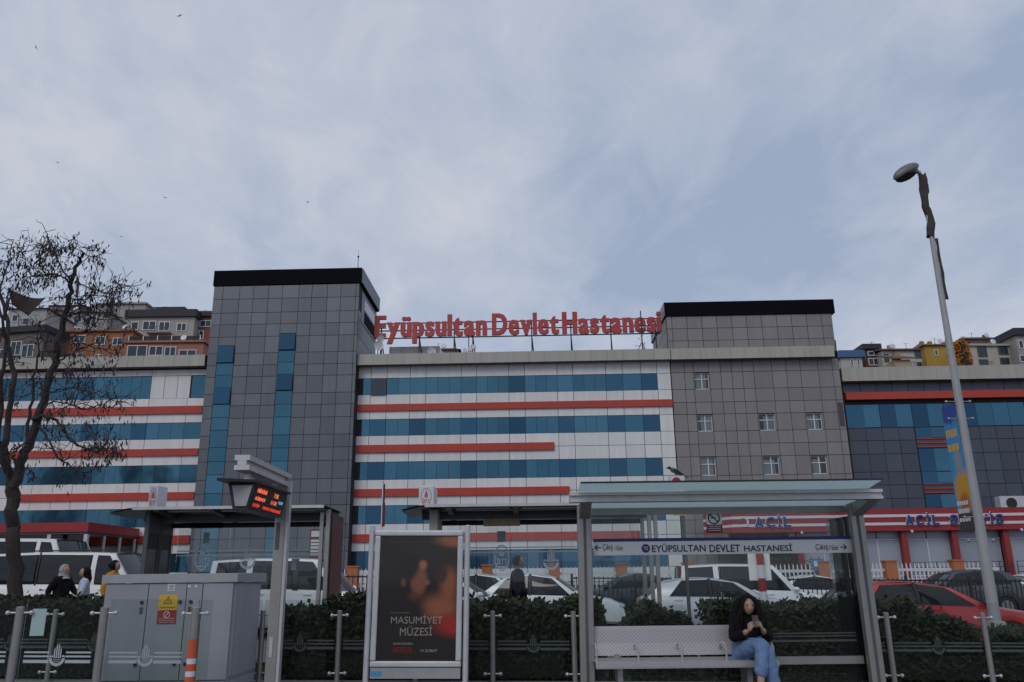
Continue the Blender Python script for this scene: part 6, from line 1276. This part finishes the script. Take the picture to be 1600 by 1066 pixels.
# --- people walking along the pavement
def walker(label, px, ytop, Y, yaw, hgt, top_m, leg_m, hair, hairm, stride=.22, coat=False, arm=.3, girth=1.0):
    p = at(px, ytop + 20, Y); z0 = zs(p.x, Y) + .02; t = thing('person', label, 'person', (p.x, Y, z0), yaw); s = hgt / 1.70; v = lambda x, y, z: V_((x * s, y * s, z * s))
    pe, sp_, ch, nk, hd_ = v(0, 0, .95), v(0, .01, 1.13), v(0, .01, 1.33), v(0, 0, 1.46), v(0, -.025, 1.585)
    SL, SR = v(.18, .01, 1.38), v(-.18, .01, 1.38); EL, ER = v(.23, -arm * .25, 1.12), v(-.23, arm * .3, 1.12); WL, WR = v(.22, -arm * .9, .95), v(-.22, arm * .15, .90)
    HL, HR = v(.09, 0, .92), v(-.09, 0, .92); KL, KR = v(.09, -stride * .8, .50), v(-.09, stride * .35, .50); AL, AR = v(.09, -stride, .09), v(-.09, stride * 1.4, .12); TL, TR = v(.09, -stride - .17, .03), v(-.09, stride * 1.4 - .14, .03)
    b = MB(); chain(b, [[(pe, .13 * s), (sp_, .115 * s), (ch, .125 * s), (nk, .05 * s), (hd_, .055 * s)], [(ch, .125 * s), (SL, .065 * s), (EL, .045 * s), (WL, .03 * s)], [(ch, .125 * s), (SR, .065 * s), (ER, .045 * s), (WR, .03 * s)], [(pe, .13 * s), (HL, .095 * s), (KL, .062 * s), (AL, .04 * s), (TL, .03 * s)], [(pe, .13 * s), (HR, .095 * s), (KR, .062 * s), (AR, .04 * s), (TR, .03 * s)]])
    head_mesh(b, hd_, .115 * s, 0, .05); hand(b, WL, WL + v(.0, -.05, -.12), V_((0, -1, 0)), s, .35); hand(b, WR, WR + v(0, .0, -.12), V_((0, -1, 0)), s, .35); b.build('body', ['skin', 'eye', 'lips'], t, smooth=60)
    g = girth; j = MB(); low = [(v(0, .01, .80), .20 * s * g)] if coat else []
    chain(j, [low + [(pe, .165 * s * g), (sp_, .155 * s * g), (ch, .158 * s * g), (nk - v(0, 0, .02), .07 * s)], [(ch, .158 * s * g), (SL, .092 * s), (EL, .072 * s), (WL.lerp(EL, .12), .05 * s)], [(ch, .158 * s * g), (SR, .092 * s), (ER, .072 * s), (WR.lerp(ER, .12), .05 * s)]]); j.build('coat' if coat else 'top', top_m, t, smooth=60)
    l = MB(); chain(l, [[(pe - v(0, 0, .02), .15 * s), (HL, .115 * s), (KL, .082 * s), (AL, .062 * s)], [(pe - v(0, 0, .02), .15 * s), (HR, .115 * s), (KR, .082 * s), (AR, .062 * s)]]); l.build('trousers', leg_m, t, smooth=60)
    for a, t2 in ((AL, TL), (AR, TR)): f = MB(); chain(f, [[(a + v(0, .04, -.04), .045 * s), (t2 + v(0, 0, .01), .04 * s)]]); f.build('shoe', 'tyre', t, smooth=60)
    h = MB()
    if hair == 'scarf':
        h.ball(tuple(hd_ + v(0, .018, .012)), (.108 * s, .122 * s, .128 * s), 18, 12, 0, hairfn); h.tube([hd_ + v(0, .03, -.05), hd_ + v(0, .03, -.12), hd_ + v(0, .02, -.2)], [.10 * s, .105 * s, .15 * s], 14)
    elif hair == 'long':
        h.ball(tuple(hd_ + v(0, .03, .018)), (.112 * s, .125 * s, .128 * s), 18, 12, 0, hairfn); h.tube([hd_ + v(0, .07, 0), hd_ + v(0, .09, -.15), hd_ + v(0, .10, -.30)], [.09 * s, .10 * s, .05 * s], 12)
    elif hair == 'bun':
        h.ball(tuple(hd_ + v(0, .02, .02)), (.105 * s, .12 * s, .12 * s), 18, 12, 0, hairfn); h.ball(tuple(hd_ + v(0, .11, .03)), (.065 * s, .06 * s, .065 * s), 12, 8)
    else: h.ball(tuple(hd_ + v(0, .03, .025)), (.095 * s, .11 * s, .112 * s), 18, 12, 0, hairfn)
    h.build('headscarf' if hair == 'scarf' else 'hair', hairm, t, smooth=True)
    return t
walker('elderly woman in a grey patterned headscarf and black coat reaching forward', 99, 881, 18.6, rad(75), 1.60, 'black_cloth', 'black_cloth', 'scarf', 'scarf', coat=True, arm=.55, girth=1.15)
walker('young woman with long dark hair in a pale blue top and dark vest', 132, 886, 18.8, rad(-60), 1.55, 'pale_cloth', 'navy_cloth', 'long', 'hair', arm=.2)
walker('woman in a yellow top with dark hair in a bun walking right behind the cabinet', 178, 872, 19.0, rad(95), 1.70, 'yellow_cloth', 'navy_cloth', 'bun', 'hair', arm=.35)
walker('man in a long black coat walking behind the glass panels of the bus shelter', 809, 866, 18.6, rad(100), 1.86, 'navy_cloth', 'black_cloth', 'short', 'hair', coat=True, arm=.2, girth=1.12)

# ================================================================== birds
q = at(1057, 745, 16.6)
cr_ = thing('crow', 'hooded crow perched on the white box sign above the shelter roof', 'bird', (q.x - .01, 16.6, q.z)); b = MB()
b.tube([(.17, 0, .02), (.10, 0, .055), (.02, 0, .10), (-.06, 0, .135), (-.10, 0, .165)], [.012, .035, .055, .05, .03], 12, 1); b.ball((-.125, 0, .178), (.037, .03, .03), 12, 8); b.tube([(-.15, 0, .178), (-.175, 0, .172), (-.195, 0, .165)], [.013, .01, .003], 8)
b.build('body', ['feather_black', 'feather_grey'], cr_, smooth=True)
for s in (-1, 1):
    MB().slab([(-.06, s * .05, .15), (.02, s * .058, .125), (.16, s * .03, .03), (.20, s * .015, .0), (.08, s * .055, .05), (-.04, s * .055, .10)], (0, s * .008, 0)).build('wing', 'feather_black', cr_)
    MB().tube([(.0, s * .02, .07), (-.005, s * .02, .03), (-.012, s * .02, 0)], [.012, .006, .005], 6).tube([(-.012, s * .02, .004), (-.04, s * .02, .002)], .004, 5).build('leg', 'feather_black', cr_)
MB().slab([(.13, -.02, .045), (.13, .02, .045), (.24, .022, -.02), (.24, -.022, -.02)], (0, 0, -.008)).build('tail', 'feather_black', cr_)
def gull(label, px, py, Y, span, roll, yaw):
    p = at(px, py, Y); t = thing('flying_bird', label, 'bird', p, 0, 'birds in the sky'); t.rotation_euler = (rad(-20), rad(roll), rad(yaw)); k = span
    MB().tube([(0, -.22 * k, 0), (0, -.12 * k, 0), (0, .05 * k, 0), (0, .25 * k, 0)], [.01 * k, .05 * k, .05 * k, .01 * k], 8).build('body', 'feather_black', t, smooth=True)
    for s in (-1, 1): MB().slab([(0, -.08 * k, .01), (s * .25 * k, -.12 * k, .05 * k), (s * .5 * k, .0, .02 * k), (s * .24 * k, .02 * k, .04 * k), (0, .08 * k, .01)], (0, 0, .012 * k)).build('wing', 'feather_black', t)
gull('dark bird gliding at the upper left corner of the sky', 56, 74, 60, .62, 62, 10); gull('dark bird gliding near the top of the sky, right of the corner bird', 281, 25, 62, .55, -32, 10)
gull('tiny distant bird above the gap between tree and tower', 258, 309, 150, .9, 10, 30); gull('tiny distant bird above the centre wing', 481, 316, 150, .9, -10, -40); gull('tiny distant bird above the bare tree', 90, 254, 150, .8, 5, 20); gull('tiny distant bird just right above the bare tree', 190, 370, 150, .7, 5, -20)
